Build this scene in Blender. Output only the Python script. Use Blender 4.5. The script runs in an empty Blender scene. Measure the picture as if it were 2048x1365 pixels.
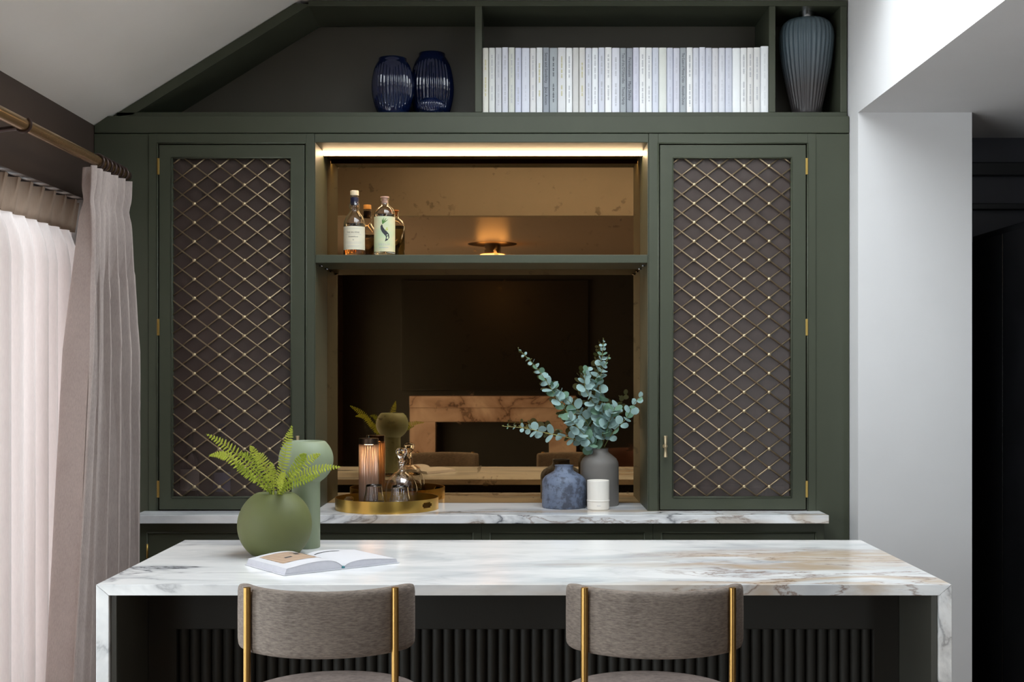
import bpy, bmesh, math, random
from mathutils import Vector, Matrix, noise as mnoise
rnd = random.Random(7)
S = bpy.context.scene
COL = S.collection

# ------------------------------------------------------------------ camera
# photograph treated as 2048 x 1365; vanishing point at (1037, 745), focal length 2500 px, eye height 1.5 m
CX, CY, F, EYE = 1037.0, 745.0, 2500.0, 1.5
cam = bpy.data.cameras.new('camera'); camo = bpy.data.objects.new('camera', cam); COL.objects.link(camo)
camo.location = (0, 0, EYE); camo.rotation_euler = (math.pi/2, 0, 0)
cam.sensor_width = 36; cam.lens = F/2048*36
cam.shift_x = -(CX-1024)/2048; cam.shift_y = (CY-682.5)/2048
cam.clip_start = 0.05; cam.clip_end = 200
S.camera = camo
def PX(px, D): return (px-CX)*D/F          # pixel column at depth D -> world X
def PZ(py, D): return EYE-(py-CY)*D/F      # pixel row at depth D -> world Z
def P(px, py, D): return Vector((PX(px, D), D, PZ(py, D)))

# ------------------------------------------------------------------ sky, exposure
W = bpy.data.worlds.new('World'); S.world = W; W.use_nodes = True
bg = W.node_tree.nodes['Background']
bg.inputs['Color'].default_value = (0.90, 0.95, 1.0, 1); bg.inputs['Strength'].default_value = 9.8
S.view_settings.view_transform = 'Standard'; S.view_settings.look = 'None'
S.view_settings.gamma = 1; S.view_settings.use_curve_mapping = False
S.view_settings.exposure = 0.0
def portal(name, loc, rot, sx, sy):
    l = bpy.data.lights.new(name, 'AREA'); l.shape = 'RECTANGLE'; l.size = sx; l.size_y = sy
    l.cycles.is_portal = True
    o = bpy.data.objects.new(name, l); COL.objects.link(o); o.location = loc; o.rotation_euler = rot
SKX0, SKX1, SKY0, SKY1 = -0.70, 1.30, 2.95, 4.80
portal('skylight_portal', ((SKX0+SKX1)/2, (SKY0+SKY1)/2, 3.32), (0, 0, 0), SKX1-SKX0, SKY1-SKY0)
portal('window_portal', (2.80, -1.75, 1.2), (math.radians(90), 0, 0), .8, 2.3)  # for the added fill window in the front wall
portal('window_portal', (-2.2, .55, 1.1), (0, math.radians(-90), 0), 2.2, 3.1)  # for the added fill window in the left wall
portal('window_portal', (-2.2, 4.02, 1.1), (0, math.radians(-90), 0), 2.2, 2.66)

# ------------------------------------------------------------------ node helpers
def lin(c):
    return tuple(((v/255)/12.92 if v/255 <= .04045 else ((v/255+.055)/1.055)**2.4) for v in c)+(1,)
def newmat(name):
    m = bpy.data.materials.new(name); m.use_nodes = True
    return m, m.node_tree, m.node_tree.nodes['Principled BSDF']
def L(nt, a, b): nt.links.new(a, b)
def N(nt, typ, **kw):
    n = nt.nodes.new(typ)
    for k, v in kw.items():
        if k in n.inputs: n.inputs[k].default_value = v
        else: setattr(n, k, v)
    return n
def coords(nt, scale=(1, 1, 1), rot=(0, 0, 0), loc=(0, 0, 0)):
    t = N(nt, 'ShaderNodeTexCoord'); m = N(nt, 'ShaderNodeMapping')
    m.inputs['Scale'].default_value = scale; m.inputs['Rotation'].default_value = rot; m.inputs['Location'].default_value = loc
    L(nt, t.outputs['Object'], m.inputs['Vector']); return m.outputs['Vector']
def noise(nt, vec, scale, detail=4, rough=.55, dist=0):
    n = N(nt, 'ShaderNodeTexNoise', Scale=scale, Detail=detail, Roughness=rough, Distortion=dist)
    L(nt, vec, n.inputs['Vector']); return n
def ramp(nt, fac, stops):
    r = N(nt, 'ShaderNodeValToRGB'); el = r.color_ramp.elements
    while len(el) < len(stops): el.new(.5)
    for e, (p, c) in zip(el, stops):
        e.position = p; e.color = c if len(c) == 4 else tuple(c)+(1,)
    L(nt, fac, r.inputs['Fac']); return r.outputs['Color']
def mixc(nt, fac, a, b, blend='MIX'):
    n = N(nt, 'ShaderNodeMix', data_type='RGBA', blend_type=blend)
    for s, v in ((0, fac), (6, a), (7, b)):
        if hasattr(v, 'is_linked') or hasattr(v, 'links'): L(nt, v, n.inputs[s])
        else: n.inputs[s].default_value = v
    return n.outputs[2]
def math1(nt, op, a, b=None):
    n = N(nt, 'ShaderNodeMath', operation=op)
    for i, v in enumerate((a, b)):
        if v is None: continue
        if hasattr(v, 'links'): L(nt, v, n.inputs[i])
        else: n.inputs[i].default_value = v
    return n.outputs[0]
def bump(nt, p, h, strength=.2, dist=.01):
    b = N(nt, 'ShaderNodeBump', Strength=strength, Distance=dist)
    L(nt, h, b.inputs['Height']); L(nt, b.outputs['Normal'], p.inputs['Normal'])

MAT = {}
def plain(name, rgb, rough=.5, metal=0, var=.08, vscale=6, bmp=0, bscale=200, spec=.5, **extra):
    """painted / solid surface with a faint procedural variation"""
    m, nt, p = newmat(name); c = lin(rgb)
    v = coords(nt)
    n = noise(nt, v, vscale, 3)
    col = ramp(nt, n.outputs['Fac'], [(.3, tuple(x*(1-var) for x in c[:3])), (.7, tuple(min(1, x*(1+var)) for x in c[:3]))])
    L(nt, col, p.inputs['Base Color'])
    p.inputs['Roughness'].default_value = rough; p.inputs['Metallic'].default_value = metal
    p.inputs['Specular IOR Level'].default_value = spec
    for k, val in extra.items(): p.inputs[k].default_value = val
    if bmp:
        nb = noise(nt, v, bscale, 2); bump(nt, p, nb.outputs['Fac'], bmp, .002)
    MAT[name] = m; return m
plain('green', (64, 68, 54), .5, var=.03, spec=.35)
plain('green_inside', (72, 68, 58), .5, var=.03)  # same green paint, browned to stand in for the light inside the bookcase
plain('cab_inside', (88, 74, 68), .6, var=.05)
plain('white_wall', (218, 217, 217), .8, var=.012, bmp=.03)
plain('ceiling_paint', (238, 234, 228), .75, var=.01)
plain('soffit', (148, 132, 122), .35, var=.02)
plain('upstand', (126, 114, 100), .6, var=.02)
plain('brown_wall', (66, 53, 46), .6, var=.04)
plain('black_wall', (44, 43, 50), .35, var=.1)
plain('black_panel', (10, 10, 12), .25, var=.3)
plain('rear_wall', (15, 12, 11), .6, var=.05)
plain('floor', (120, 96, 72), .5, var=.12)
plain('brass', (216, 176, 92), .30, 1, var=.06)
plain('gold', (160, 124, 70), .34, 1, var=.04)
plain('antique', (150, 131, 104), .38, .6, var=.08)
plain('nickel', (205, 186, 150), .3, .8, var=.05)
plain('bronze', (92, 76, 64), .35, 1, var=.05)
plain('hinge', (180, 150, 84), .42, 1, var=.05)
plain('pole', (158, 126, 88), .26, .75, var=.08)
plain('ring', (66, 52, 48), .3, .5, var=.1)
plain('olive_vase', (92, 97, 54), .62, var=.02, bmp=.05)
plain('sage_vase', (126, 137, 110), .55, var=.02, bmp=.05)
plain('blue_glass', (8, 19, 50), .07, var=.12, spec=.7)
plain('chrome', (190, 190, 195), .12, 1)
plain('grey_vase', (112, 108, 104), .62, var=.05)
plain('candle', (238, 234, 226), .35, var=.01)
plain('wax', (225, 215, 195), .6)
plain('dark_hole', (18, 18, 18), .8)
plain('stem', (120, 122, 70), .6)
plain('sprig', (168, 158, 92), .6)
plain('pages', (200, 200, 208), .7, var=.03, vscale=60)
plain('page_white', (208, 208, 213), .6, var=.01)
plain('cover_white', (205, 205, 212), .4, var=.01)
plain('teal', (40, 120, 130), .6)
plain('ink', (52, 54, 58), .7)
plain('ink_black', (40, 42, 48), .7)
plain('ink_faint', (178, 180, 186), .8)
plain('ink_yellow', (190, 184, 130), .8)
plain('label_cream', (228, 220, 196), .6, var=.02)
plain('label_white', (205, 205, 205), .6, var=.04)
plain('label_blue', (150, 165, 215), .6, var=.1)
plain('cap_cream', (226, 205, 170), .5)
plain('cap_pink', (205, 160, 140), .4)
plain('navy_foil', (32, 34, 62), .3)
plain('leaf_green', (120, 150, 62), .6)
plain('tv_screen', (3, 3, 4), .3)
plain('tv_frame', (12, 12, 12), .4)
plain('armchair', (120, 84, 74), .8, var=.06)
plain('frame_grey', (52, 50, 50), .4)
plain('island_paint', (42, 40, 36), .6, var=.03, spec=.25)
plain('mirror_plate', (20, 22, 22), .05, var=.1)
plain('lining', (66, 65, 58), .45)
plain('dark_bottle', (22, 14, 12), .06, spec=.7)
plain('blue_bottle', (26, 40, 100), .08, spec=.7)
plain('cork', (180, 140, 95), .7)
plain('tick_green', (86, 130, 60), .7)
plain('tick_lime', (190, 200, 70), .7)

def marble(name, sc, gold, hi=(241, 241, 240)):
    m, nt, p = newmat(name)
    v0 = coords(nt, sc)
    w = noise(nt, v0, 1.3, 3)
    warp = N(nt, 'ShaderNodeVectorMath', operation='SCALE'); L(nt, w.outputs['Color'], warp.inputs[0]); warp.inputs['Scale'].default_value = .75
    add = N(nt, 'ShaderNodeVectorMath', operation='ADD'); L(nt, v0, add.inputs[0]); L(nt, warp.outputs[0], add.inputs[1])
    v = add.outputs[0]
    # cool grey clouds and veins
    cloud = noise(nt, v, 2.2, 5, .6)
    base = ramp(nt, cloud.outputs['Fac'], [(.38, lin((206, 209, 212))), (.55, lin(hi))])
    n1 = noise(nt, v, 1.9, 7, .55)
    a1 = math1(nt, 'ABSOLUTE', math1(nt, 'SUBTRACT', n1.outputs['Fac'], .5))
    f1 = ramp(nt, a1, [(0, (1, 1, 1)), (.006, (.6, .6, .6)), (.012, (.3, .3, .3)), (.035, (0, 0, 0))])
    msk = ramp(nt, noise(nt, v0, 1.1, 2).outputs['Fac'], [(.42, (.12, .12, .12)), (.6, (1, 1, 1))])
    f1m = mixc(nt, 1.0, f1, msk, 'MULTIPLY')
    c1 = mixc(nt, f1m, base, lin((92, 94, 102)))
    # warm gold patches with thin brown cracks
    off = coords(nt, sc, loc=(3.7, 8.1, 2.2))
    add2 = N(nt, 'ShaderNodeVectorMath', operation='ADD'); L(nt, off, add2.inputs[0]); L(nt, warp.outputs[0], add2.inputs[1])
    n2 = noise(nt, add2.outputs[0], 1.7, 6, .55)
    a2 = math1(nt, 'ABSOLUTE', math1(nt, 'SUBTRACT', n2.outputs['Fac'], .5))
    f2 = ramp(nt, a2, [(0, (.95, .95, .95)), (.035, (.55, .55, .55)), (.075, (0, 0, 0))])
    g = noise(nt, v0, .9, 2)
    tc = N(nt, 'ShaderNodeTexCoord'); sx = N(nt, 'ShaderNodeSeparateXYZ'); L(nt, tc.outputs['Object'], sx.inputs[0])
    gx = math1(nt, 'ADD', math1(nt, 'MULTIPLY', sx.outputs['X'], .13), math1(nt, 'MULTIPLY', sx.outputs['Y'], -.34))
    gm = ramp(nt, math1(nt, 'ADD', g.outputs['Fac'], gx), [(.46, (0, 0, 0)), (.62, (1, 1, 1))])
    f2m = mixc(nt, 1.0, f2, gm, 'MULTIPLY')
    f2m = mixc(nt, 1.0, f2m, (gold, gold, gold, 1), 'MULTIPLY')
    c2 = mixc(nt, f2m, c1, lin((186, 158, 122)))
    a3 = math1(nt, 'ABSOLUTE', math1(nt, 'SUBTRACT', noise(nt, add2.outputs[0], 3.4, 7, .6).outputs['Fac'], .5))
    f3 = mixc(nt, 1.0, ramp(nt, a3, [(0, (.95*gold,)*3), (.010, (.3*gold,)*3), (.022, (0, 0, 0))]), gm, 'MULTIPLY')
    c3 = mixc(nt, f3, c2, lin((128, 96, 72)))
    L(nt, c3, p.inputs['Base Color']); p.inputs['Roughness'].default_value = .16
    MAT[name] = m
marble('marble', (.55, 1.5, 1.5), .85)
marble('marble_bar_lit', (.55, 1.5, 1.5), .7, (247, 248, 249))  # same stone as the island, brightened to stand in for light falling on it
marble('marble_end', (1.3, 1.0, .7), .12)
def fire_marble():
    m, nt, p = newmat('fire_marble')
    v = coords(nt, (1, 1, 1)); n1 = noise(nt, v, 1.6, 6, .55, .8)
    a1 = math1(nt, 'ABSOLUTE', math1(nt, 'SUBTRACT', n1.outputs['Fac'], .5))
    c = ramp(nt, a1, [(0, lin((70, 50, 40))), (.012, lin((150, 122, 108))), (.2, lin((206, 184, 172)))])
    L(nt, c, p.inputs['Base Color']); p.inputs['Roughness'].default_value = .35
    MAT['fire_marble'] = m
fire_marble()
def mirror():
    m, nt, p = newmat('mirror')
    v = coords(nt)
    n1 = noise(nt, v, 26, 5, .6, .4); n2 = noise(nt, v, 5, 2)
    spots = mixc(nt, 1.0, ramp(nt, n1.outputs['Fac'], [(.60, (0, 0, 0)), (.64, (1, 1, 1))]), ramp(nt, n2.outputs['Fac'], [(.48, (0, 0, 0)), (.6, (1, 1, 1))]), 'MULTIPLY')
    col = mixc(nt, math1(nt, 'MULTIPLY', spots, .5), lin((186, 152, 108)), lin((112, 86, 58)))
    L(nt, col, p.inputs['Base Color']); p.inputs['Metallic'].default_value = 1
    r = math1(nt, 'ADD', math1(nt, 'MULTIPLY', spots, .05), .015); L(nt, r, p.inputs['Roughness'])
    MAT['mirror'] = m
mirror()
def fabric(name, dark, light, sx, sz, rough=.9, sheen=.4, bstr=.25):
    m, nt, p = newmat(name)
    n1 = noise(nt, coords(nt, (sx, sx, sz)), 1, 5, .65); n2 = noise(nt, coords(nt), 9, 3)
    f = math1(nt, 'ADD', math1(nt, 'MULTIPLY', n1.outputs['Fac'], .72), math1(nt, 'MULTIPLY', n2.outputs['Fac'], .28))
    L(nt, ramp(nt, f, [(.36, lin(dark)), (.64, lin(light))]), p.inputs['Base Color'])
    p.inputs['Roughness'].default_value = rough; p.inputs['Sheen Weight'].default_value = sheen
    p.inputs['Sheen Roughness'].default_value = .4; p.inputs['Sheen Tint'].default_value = lin(light)
    bump(nt, p, n1.outputs['Fac'], bstr, .002); MAT[name] = m
fabric('velvet', (84, 74, 67), (128, 116, 106), 60, 300, sheen=.5)
fabric('seat_velvet', (76, 65, 60), (110, 97, 90), 60, 60, sheen=.5)
fabric('drape', (166, 153, 148), (188, 176, 170), 500, 40, sheen=.15, bstr=.06)
def sheer(name, rgb, transl, transp):
    m = bpy.data.materials.new(name); m.use_nodes = True; nt = m.node_tree; nt.nodes.clear()
    out = N(nt, 'ShaderNodeOutputMaterial')
    n = noise(nt, coords(nt, (300, 300, 40)), 1, 3); c = lin(rgb)
    col = ramp(nt, n.outputs['Fac'], [(.3, tuple(x*.94 for x in c[:3])), (.7, c)])
    d = N(nt, 'ShaderNodeBsdfDiffuse'); t = N(nt, 'ShaderNodeBsdfTranslucent'); x = N(nt, 'ShaderNodeBsdfTransparent')
    L(nt, col, d.inputs['Color']); L(nt, col, t.inputs['Color'])
    m1 = N(nt, 'ShaderNodeMixShader', Fac=transl); L(nt, d.outputs[0], m1.inputs[1]); L(nt, t.outputs[0], m1.inputs[2])
    m2 = N(nt, 'ShaderNodeMixShader', Fac=transp); L(nt, m1.outputs[0], m2.inputs[1]); L(nt, x.outputs[0], m2.inputs[2])
    L(nt, m2.outputs[0], out.inputs['Surface']); MAT[name] = m
sheer('sheer', (234, 225, 222), .17, .006)
sheer('heading', (158, 138, 122), .10, 0)
sheer('leaf_fern', (176, 184, 78), .30, 0)
sheer('leaf_fern_dark', (146, 160, 62), .30, 0)
sheer('euc', (158, 186, 184), .12, 0)
sheer('euc_dark', (118, 150, 128), .15, 0)
def glass_pane(name, tint=(1, 1, 1), refl=.08, rough=0.0, haze=None):
    m = bpy.data.materials.new(name); m.use_nodes = True; nt = m.node_tree; nt.nodes.clear()
    out = N(nt, 'ShaderNodeOutputMaterial'); t = N(nt, 'ShaderNodeBsdfTransparent'); g = N(nt, 'ShaderNodeBsdfGlossy')
    t.inputs['Color'].default_value = tuple(tint)+(1,); g.inputs['Roughness'].default_value = rough
    fr = N(nt, 'ShaderNodeLayerWeight', Blend=.5); f = math1(nt, 'ADD', math1(nt, 'MULTIPLY', math1(nt, 'POWER', fr.outputs['Facing'], 4.0), .8), refl+.04)
    if haze:                                          # smoked, slightly milky glass
        d = N(nt, 'ShaderNodeBsdfDiffuse'); d.inputs['Color'].default_value = lin(haze[0]); h = N(nt, 'ShaderNodeMixShader', Fac=haze[1])
        L(nt, t.outputs[0], h.inputs[1]); L(nt, d.outputs[0], h.inputs[2]); t = h
    mx = N(nt, 'ShaderNodeMixShader'); L(nt, f, mx.inputs[0]); L(nt, t.outputs[0], mx.inputs[1]); L(nt, g.outputs[0], mx.inputs[2])
    L(nt, mx.outputs[0], out.inputs['Surface']); MAT[name] = m
glass_pane('pane', (.9, .92, .92), 0)
glass_pane('clear_pane', (.80, .85, .9), .02)
glass_pane('cab_pane', (.80, .76, .74), .0, .35, haze=((100, 84, 78), .24))
glass_pane('sky_pane', (.97, .98, .98), 0)
def glass(name, col=(1, 1, 1), rough=0, ior=1.45):
    m, nt, p = newmat(name); p.inputs['Base Color'].default_value = tuple(col)+(1,)
    p.inputs['Transmission Weight'].default_value = 1; p.inputs['Roughness'].default_value = rough; p.inputs['IOR'].default_value = ior
    MAT[name] = m
glass_pane('thin_glass', (.96, .94, .92), .10)
glass('glass'); glass('whisky', (.80, .34, .08)); glass('liquid', (.95, .97, .93), 0, 1.33)
def ribbed():
    m = bpy.data.materials.new('ribbed_glass'); m.use_nodes = True; nt = m.node_tree; nt.nodes.clear()
    out = N(nt, 'ShaderNodeOutputMaterial'); t = N(nt, 'ShaderNodeBsdfTransparent'); tr = N(nt, 'ShaderNodeBsdfTranslucent'); g = N(nt, 'ShaderNodeBsdfGlossy')
    t.inputs['Color'].default_value = (.92, .80, .72, 1); tr.inputs['Color'].default_value = (.9, .76, .66, 1); g.inputs['Roughness'].default_value = .08
    a = N(nt, 'ShaderNodeMixShader', Fac=.55); L(nt, t.outputs[0], a.inputs[1]); L(nt, tr.outputs[0], a.inputs[2])
    b = N(nt, 'ShaderNodeMixShader'); fr = N(nt, 'ShaderNodeFresnel', IOR=1.5); L(nt, fr.outputs[0], b.inputs[0])
    L(nt, a.outputs[0], b.inputs[1]); L(nt, g.outputs[0], b.inputs[2]); L(nt, b.outputs[0], out.inputs['Surface']); MAT['ribbed_glass'] = m
ribbed()
def emit(name, rgb, strength):
    m = bpy.data.materials.new(name); m.use_nodes = True; nt = m.node_tree; nt.nodes.clear()
    out = N(nt, 'ShaderNodeOutputMaterial'); e = N(nt, 'ShaderNodeEmission', Strength=strength); e.inputs['Color'].default_value = tuple(rgb)+(1,)
    L(nt, e.outputs[0], out.inputs['Surface']); MAT[name] = m
emit('led', (1.0, .68, .38), 34.0)
emit('lamp_glow', (1.0, .66, .38), 55.0)
emit('bulb_glow', (1.0, .60, .25), 10.0)
def mottled(name, a, b, c):
    m, nt, p = newmat(name)
    n1 = noise(nt, coords(nt), 34, 6, .7); n2 = noise(nt, coords(nt), 7, 3)
    tc = N(nt, 'ShaderNodeTexCoord'); sx = N(nt, 'ShaderNodeSeparateXYZ'); L(nt, tc.outputs['Object'], sx.inputs[0])
    base = ramp(nt, n2.outputs['Fac'], [(.35, lin(a)), (.65, lin(b))])
    f = math1(nt, 'ADD', n1.outputs['Fac'], math1(nt, 'MULTIPLY', n2.outputs['Fac'], .25))
    L(nt, mixc(nt, ramp(nt, f, [(.58, (0, 0, 0)), (.70, (.8, .8, .8))]), base, lin(c)), p.inputs['Base Color'])
    p.inputs['Roughness'].default_value = .6; bump(nt, p, n1.outputs['Fac'], .15, .002); MAT[name] = m
mottled('blue_stone', (112, 124, 146), (94, 106, 130), (60, 64, 76))
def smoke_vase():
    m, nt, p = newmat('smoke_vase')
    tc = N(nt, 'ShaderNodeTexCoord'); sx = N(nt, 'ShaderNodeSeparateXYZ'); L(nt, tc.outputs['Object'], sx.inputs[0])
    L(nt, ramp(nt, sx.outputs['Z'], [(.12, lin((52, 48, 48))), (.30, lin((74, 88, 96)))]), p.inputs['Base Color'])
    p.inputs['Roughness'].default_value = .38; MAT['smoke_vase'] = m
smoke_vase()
def photo_print():
    m, nt, p = newmat('photo_print')
    t = N(nt, 'ShaderNodeTexCoord'); w = N(nt, 'ShaderNodeTexWave', Scale=14, Distortion=.6); w.bands_direction = 'Y'
    L(nt, t.outputs['Object'], w.inputs['Vector'])
    L(nt, ramp(nt, w.outputs['Fac'], [(.0, lin((132, 102, 82))), (.3, lin((186, 156, 132))), (1, lin((204, 180, 160)))]), p.inputs['Base Color'])
    p.inputs['Roughness'].default_value = .4; MAT['photo_print'] = m
photo_print()
def label_green():
    m, nt, p = newmat('label_green')
    n = noise(nt, coords(nt), 14, 2)
    L(nt, ramp(nt, n.outputs['Fac'], [(.35, lin((196, 212, 172))), (.65, lin((226, 216, 180)))]), p.inputs['Base Color']); p.inputs['Roughness'].default_value = .6
    MAT['label_green'] = m
label_green()
BOOKM = {}
def book_mat(rgb):
    if rgb not in BOOKM:
        g = sum(rgb)/3; rgb2 = tuple(int(min(255, g+(c-g)*.7+4)) for c in rgb)
        BOOKM[rgb] = plain('book_%d_%d_%d' % rgb, rgb2, .6, var=.02, vscale=25)
    return BOOKM[rgb]

# ------------------------------------------------------------------ geometry helpers
ROOT = {}
ORD = {2: 'second', 3: 'third', 4: 'fourth', 5: 'fifth', 6: 'sixth', 7: 'seventh', 8: 'eighth', 9: 'ninth', 10: 'tenth', 11: 'eleventh', 12: 'twelfth'}
def box(bm, x0, x1, y0, y1, z0, z1):
    vs = [bm.verts.new((x, y, z)) for z in (z0, z1) for y in (y0, y1) for x in (x0, x1)]
    for f in ((0, 2, 3, 1), (4, 5, 7, 6), (0, 1, 5, 4), (2, 6, 7, 3), (0, 4, 6, 2), (1, 3, 7, 5)):
        bm.faces.new([vs[i] for i in f])
def prism(bm, pts, axis, a0, a1):
    """polygon pts (2-D) extruded along axis 'x','y','z' from a0 to a1"""
    def mk(p, a):
        return {'x': (a, p[0], p[1]), 'y': (p[0], a, p[1]), 'z': (p[0], p[1], a)}[axis]
    A = [bm.verts.new(mk(p, a0)) for p in pts]; B = [bm.verts.new(mk(p, a1)) for p in pts]
    n = len(pts); bm.faces.new(A); bm.faces.new(B[::-1])
    for i in range(n):
        j = (i+1) % n; bm.faces.new([A[j], A[i], B[i], B[j]])
def ringframe(bm, x0, x1, z0, z1, l, r, b, t, y0, y1):
    """rectangular picture-frame in XZ, thickness y0..y1"""
    o = [(x0, z0), (x1, z0), (x1, z1), (x0, z1)]; i = [(x0+l, z0+b), (x1-r, z0+b), (x1-r, z1-t), (x0+l, z1-t)]
    V = [[bm.verts.new((p[0], y, p[1])) for p in q] for y in (y0, y1) for q in (o, i)]
    of, inf, ob, ib = V
    for k in range(4):
        j = (k+1) % 4
        bm.faces.new([of[k], of[j], inf[j], inf[k]]); bm.faces.new([ob[j], ob[k], ib[k], ib[j]])
        bm.faces.new([of[j], of[k], ob[k], ob[j]]); bm.faces.new([inf[k], inf[j], ib[j], ib[k]])
def lathe(bm, prof, cx=0, cy=0, cz=0, seg=48, rmod=None, close=True):
    rings = []
    for (r, z) in prof:
        if r < 1e-6:
            rings.append([bm.verts.new((cx, cy, cz+z))])
        else:
            row = []
            for k in range(seg):
                a = 2*math.pi*k/seg; rr = r*(rmod(a, z) if rmod else 1)
                row.append(bm.verts.new((cx+rr*math.cos(a), cy+rr*math.sin(a), cz+z)))
            rings.append(row)
    for A, B in zip(rings, rings[1:]):
        if len(A) == 1 and len(B) == 1: continue
        for k in range(seg):
            j = (k+1) % seg
            if len(A) == 1: bm.faces.new([A[0], B[j], B[k]])
            elif len(B) == 1: bm.faces.new([A[k], A[j], B[0]])
            else: bm.faces.new([A[k], A[j], B[j], B[k]])
def tube(bm, pts, r, seg=10, taper=None, cap=True):
    pts = [Vector(p) for p in pts]; rings = []
    up = Vector((0, 0, 1)); t0 = (pts[1]-pts[0]).normalized()
    nrm = t0.cross(up if abs(t0.z) < .9 else Vector((1, 0, 0))).normalized()
    for i, p in enumerate(pts):
        t = (pts[min(i+1, len(pts)-1)]-pts[max(i-1, 0)]).normalized()
        nrm = (nrm-t*nrm.dot(t)).normalized(); b = t.cross(nrm)
        rr = r if taper is None else r*taper(i/(len(pts)-1))
        rings.append([bm.verts.new(p+nrm*rr*math.cos(2*math.pi*k/seg)+b*rr*math.sin(2*math.pi*k/seg)) for k in range(seg)])
    for A, B in zip(rings, rings[1:]):
        for k in range(seg):
            j = (k+1) % seg; bm.faces.new([A[k], A[j], B[j], B[k]])
    if cap: bm.faces.new(rings[0][::-1]); bm.faces.new(rings[-1])
def torus(bm, c, axis, R, r, seg=28, ms=8):
    c = Vector(c); rings = []
    for i in range(seg):
        a = 2*math.pi*i/seg
        if axis == 'y': d = Vector((math.cos(a), 0, math.sin(a))); ax = Vector((0, 1, 0))
        elif axis == 'x': d = Vector((0, math.cos(a), math.sin(a))); ax = Vector((1, 0, 0))
        else: d = Vector((math.cos(a), math.sin(a), 0)); ax = Vector((0, 0, 1))
        rings.append([bm.verts.new(c+d*(R+r*math.cos(2*math.pi*k/ms))+ax*r*math.sin(2*math.pi*k/ms)) for k in range(ms)])
    for i in range(seg):
        A, B = rings[i], rings[(i+1) % seg]
        for k in range(ms):
            j = (k+1) % ms; bm.faces.new([A[k], A[j], B[j], B[k]])
def rootloc(o):
    while o.parent: o = o.parent
    return ROOT.get(o.name, Vector((0, 0, 0)))
def mesh_of(name, bm, mat, smooth=False, recalc=True):
    if recalc: bmesh.ops.recalc_face_normals(bm, faces=bm.faces[:])
    me = bpy.data.meshes.new(name); bm.to_mesh(me); bm.free()
    if mat: me.materials.append(MAT[mat] if isinstance(mat, str) else mat)
    if smooth:
        for p in me.polygons: p.use_smooth = True
    return me
def obj(name, bm, mat, parent=None, smooth=False, bevel=0, bseg=2, auto=None, recalc=True):
    """one mesh object; vertex positions are given in world space, stored relative to the thing's base"""
    if parent is not None:
        off = rootloc(parent)
        for v in bm.verts: v.co -= off
    me = mesh_of(name, bm, mat, smooth, recalc)
    o = bpy.data.objects.new(name, me); COL.objects.link(o)
    if parent is not None: o.parent = parent
    if bevel:
        b = o.modifiers.new('bevel', 'BEVEL'); b.width = bevel; b.segments = bseg; b.limit_method = 'ANGLE'; b.angle_limit = math.radians(40)
        b.harden_normals = False
    if auto:
        for p in me.polygons: p.use_smooth = True
        me.set_sharp_from_angle(angle=math.radians(auto))
    return o
def single(name, bm, mat, base, label, cat, group=None, **kw):
    """a thing that is one mesh: origin at base"""
    base = Vector(base)
    for v in bm.verts: v.co -= base
    o = obj(name, bm, mat, None, **kw); o.location = base
    tag(o, label, cat, group); return o
def inst(name, me, parent, loc, rot=None, scale=None):
    o = bpy.data.objects.new(name, me); COL.objects.link(o)
    o.parent = parent; o.location = Vector(loc)-rootloc(parent)
    if rot is not None:
        if isinstance(rot, Matrix):
            o.rotation_mode = 'QUATERNION'; o.rotation_quaternion = rot.to_quaternion()
        else: o.rotation_euler = rot
    if scale is not None: o.scale = scale if hasattr(scale, '__len__') else (scale,)*3
    return o
def tag(o, label, cat, group=None):
    o['label'] = label; o['category'] = cat
    if group: o['group'] = group
    return o
def thing(name, label, cat, loc=(0, 0, 0), group=None):
    o = bpy.data.objects.new(name, None); COL.objects.link(o); o.location = loc; o.empty_display_size = .05
    ROOT[o.name] = Vector(loc); return tag(o, label, cat, group)
def struct(name, bm, mat, parent=None, **kw):
    o = obj(name, bm, mat, parent, **kw)
    if parent is None: o['kind'] = 'structure'
    return o
def copy_tree(o, loc, label, group):
    c = o.copy(); COL.objects.link(c); c.location = loc; c['label'] = label
    if group: c['group'] = group
    for ch in o.children:
        d = ch.copy(); COL.objects.link(d); d.parent = c
        for g in ch.children:
            e = g.copy(); COL.objects.link(e); e.parent = d
    return c
def B(): return bmesh.new()
def text_mesh(body, size, mat, spacing=1.0):
    cu = bpy.data.curves.new('lettering', 'FONT'); cu.body = body; cu.size = size; cu.align_x = 'CENTER'; cu.align_y = 'CENTER'
    cu.space_character = spacing; cu.resolution_u = 2
    t = bpy.data.objects.new('lettering_tmp', cu); COL.objects.link(t)
    dg = bpy.context.evaluated_depsgraph_get(); me = bpy.data.meshes.new_from_object(t.evaluated_get(dg))
    bpy.data.objects.remove(t); bpy.data.curves.remove(cu)
    me.materials.clear(); me.materials.append(MAT[mat]); return me

# ------------------------------------------------------------------ key depths (metres from the camera)
YF, YU, YM, YBK = 5.40, 5.425, 5.74, 5.75     # cabinet fronts, upper bookcase front, mirror, backs
CT = 0.90                                     # worktop height
XL, XR = -1.836, 1.432                        # side walls of the bar bay
ZS = 2.596                                    # flat ceiling height
def zslope(x): return 2.573+.62*(x+1.83)

# ================================================================== SETTING
YB0, YB1, XRR = -1.6, 5.9, 3.3
bm = B(); box(bm, -2.3, XRR+.1, YB0-.1, 6.1, -.1, 0); struct('floor', bm, 'floor')
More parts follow.
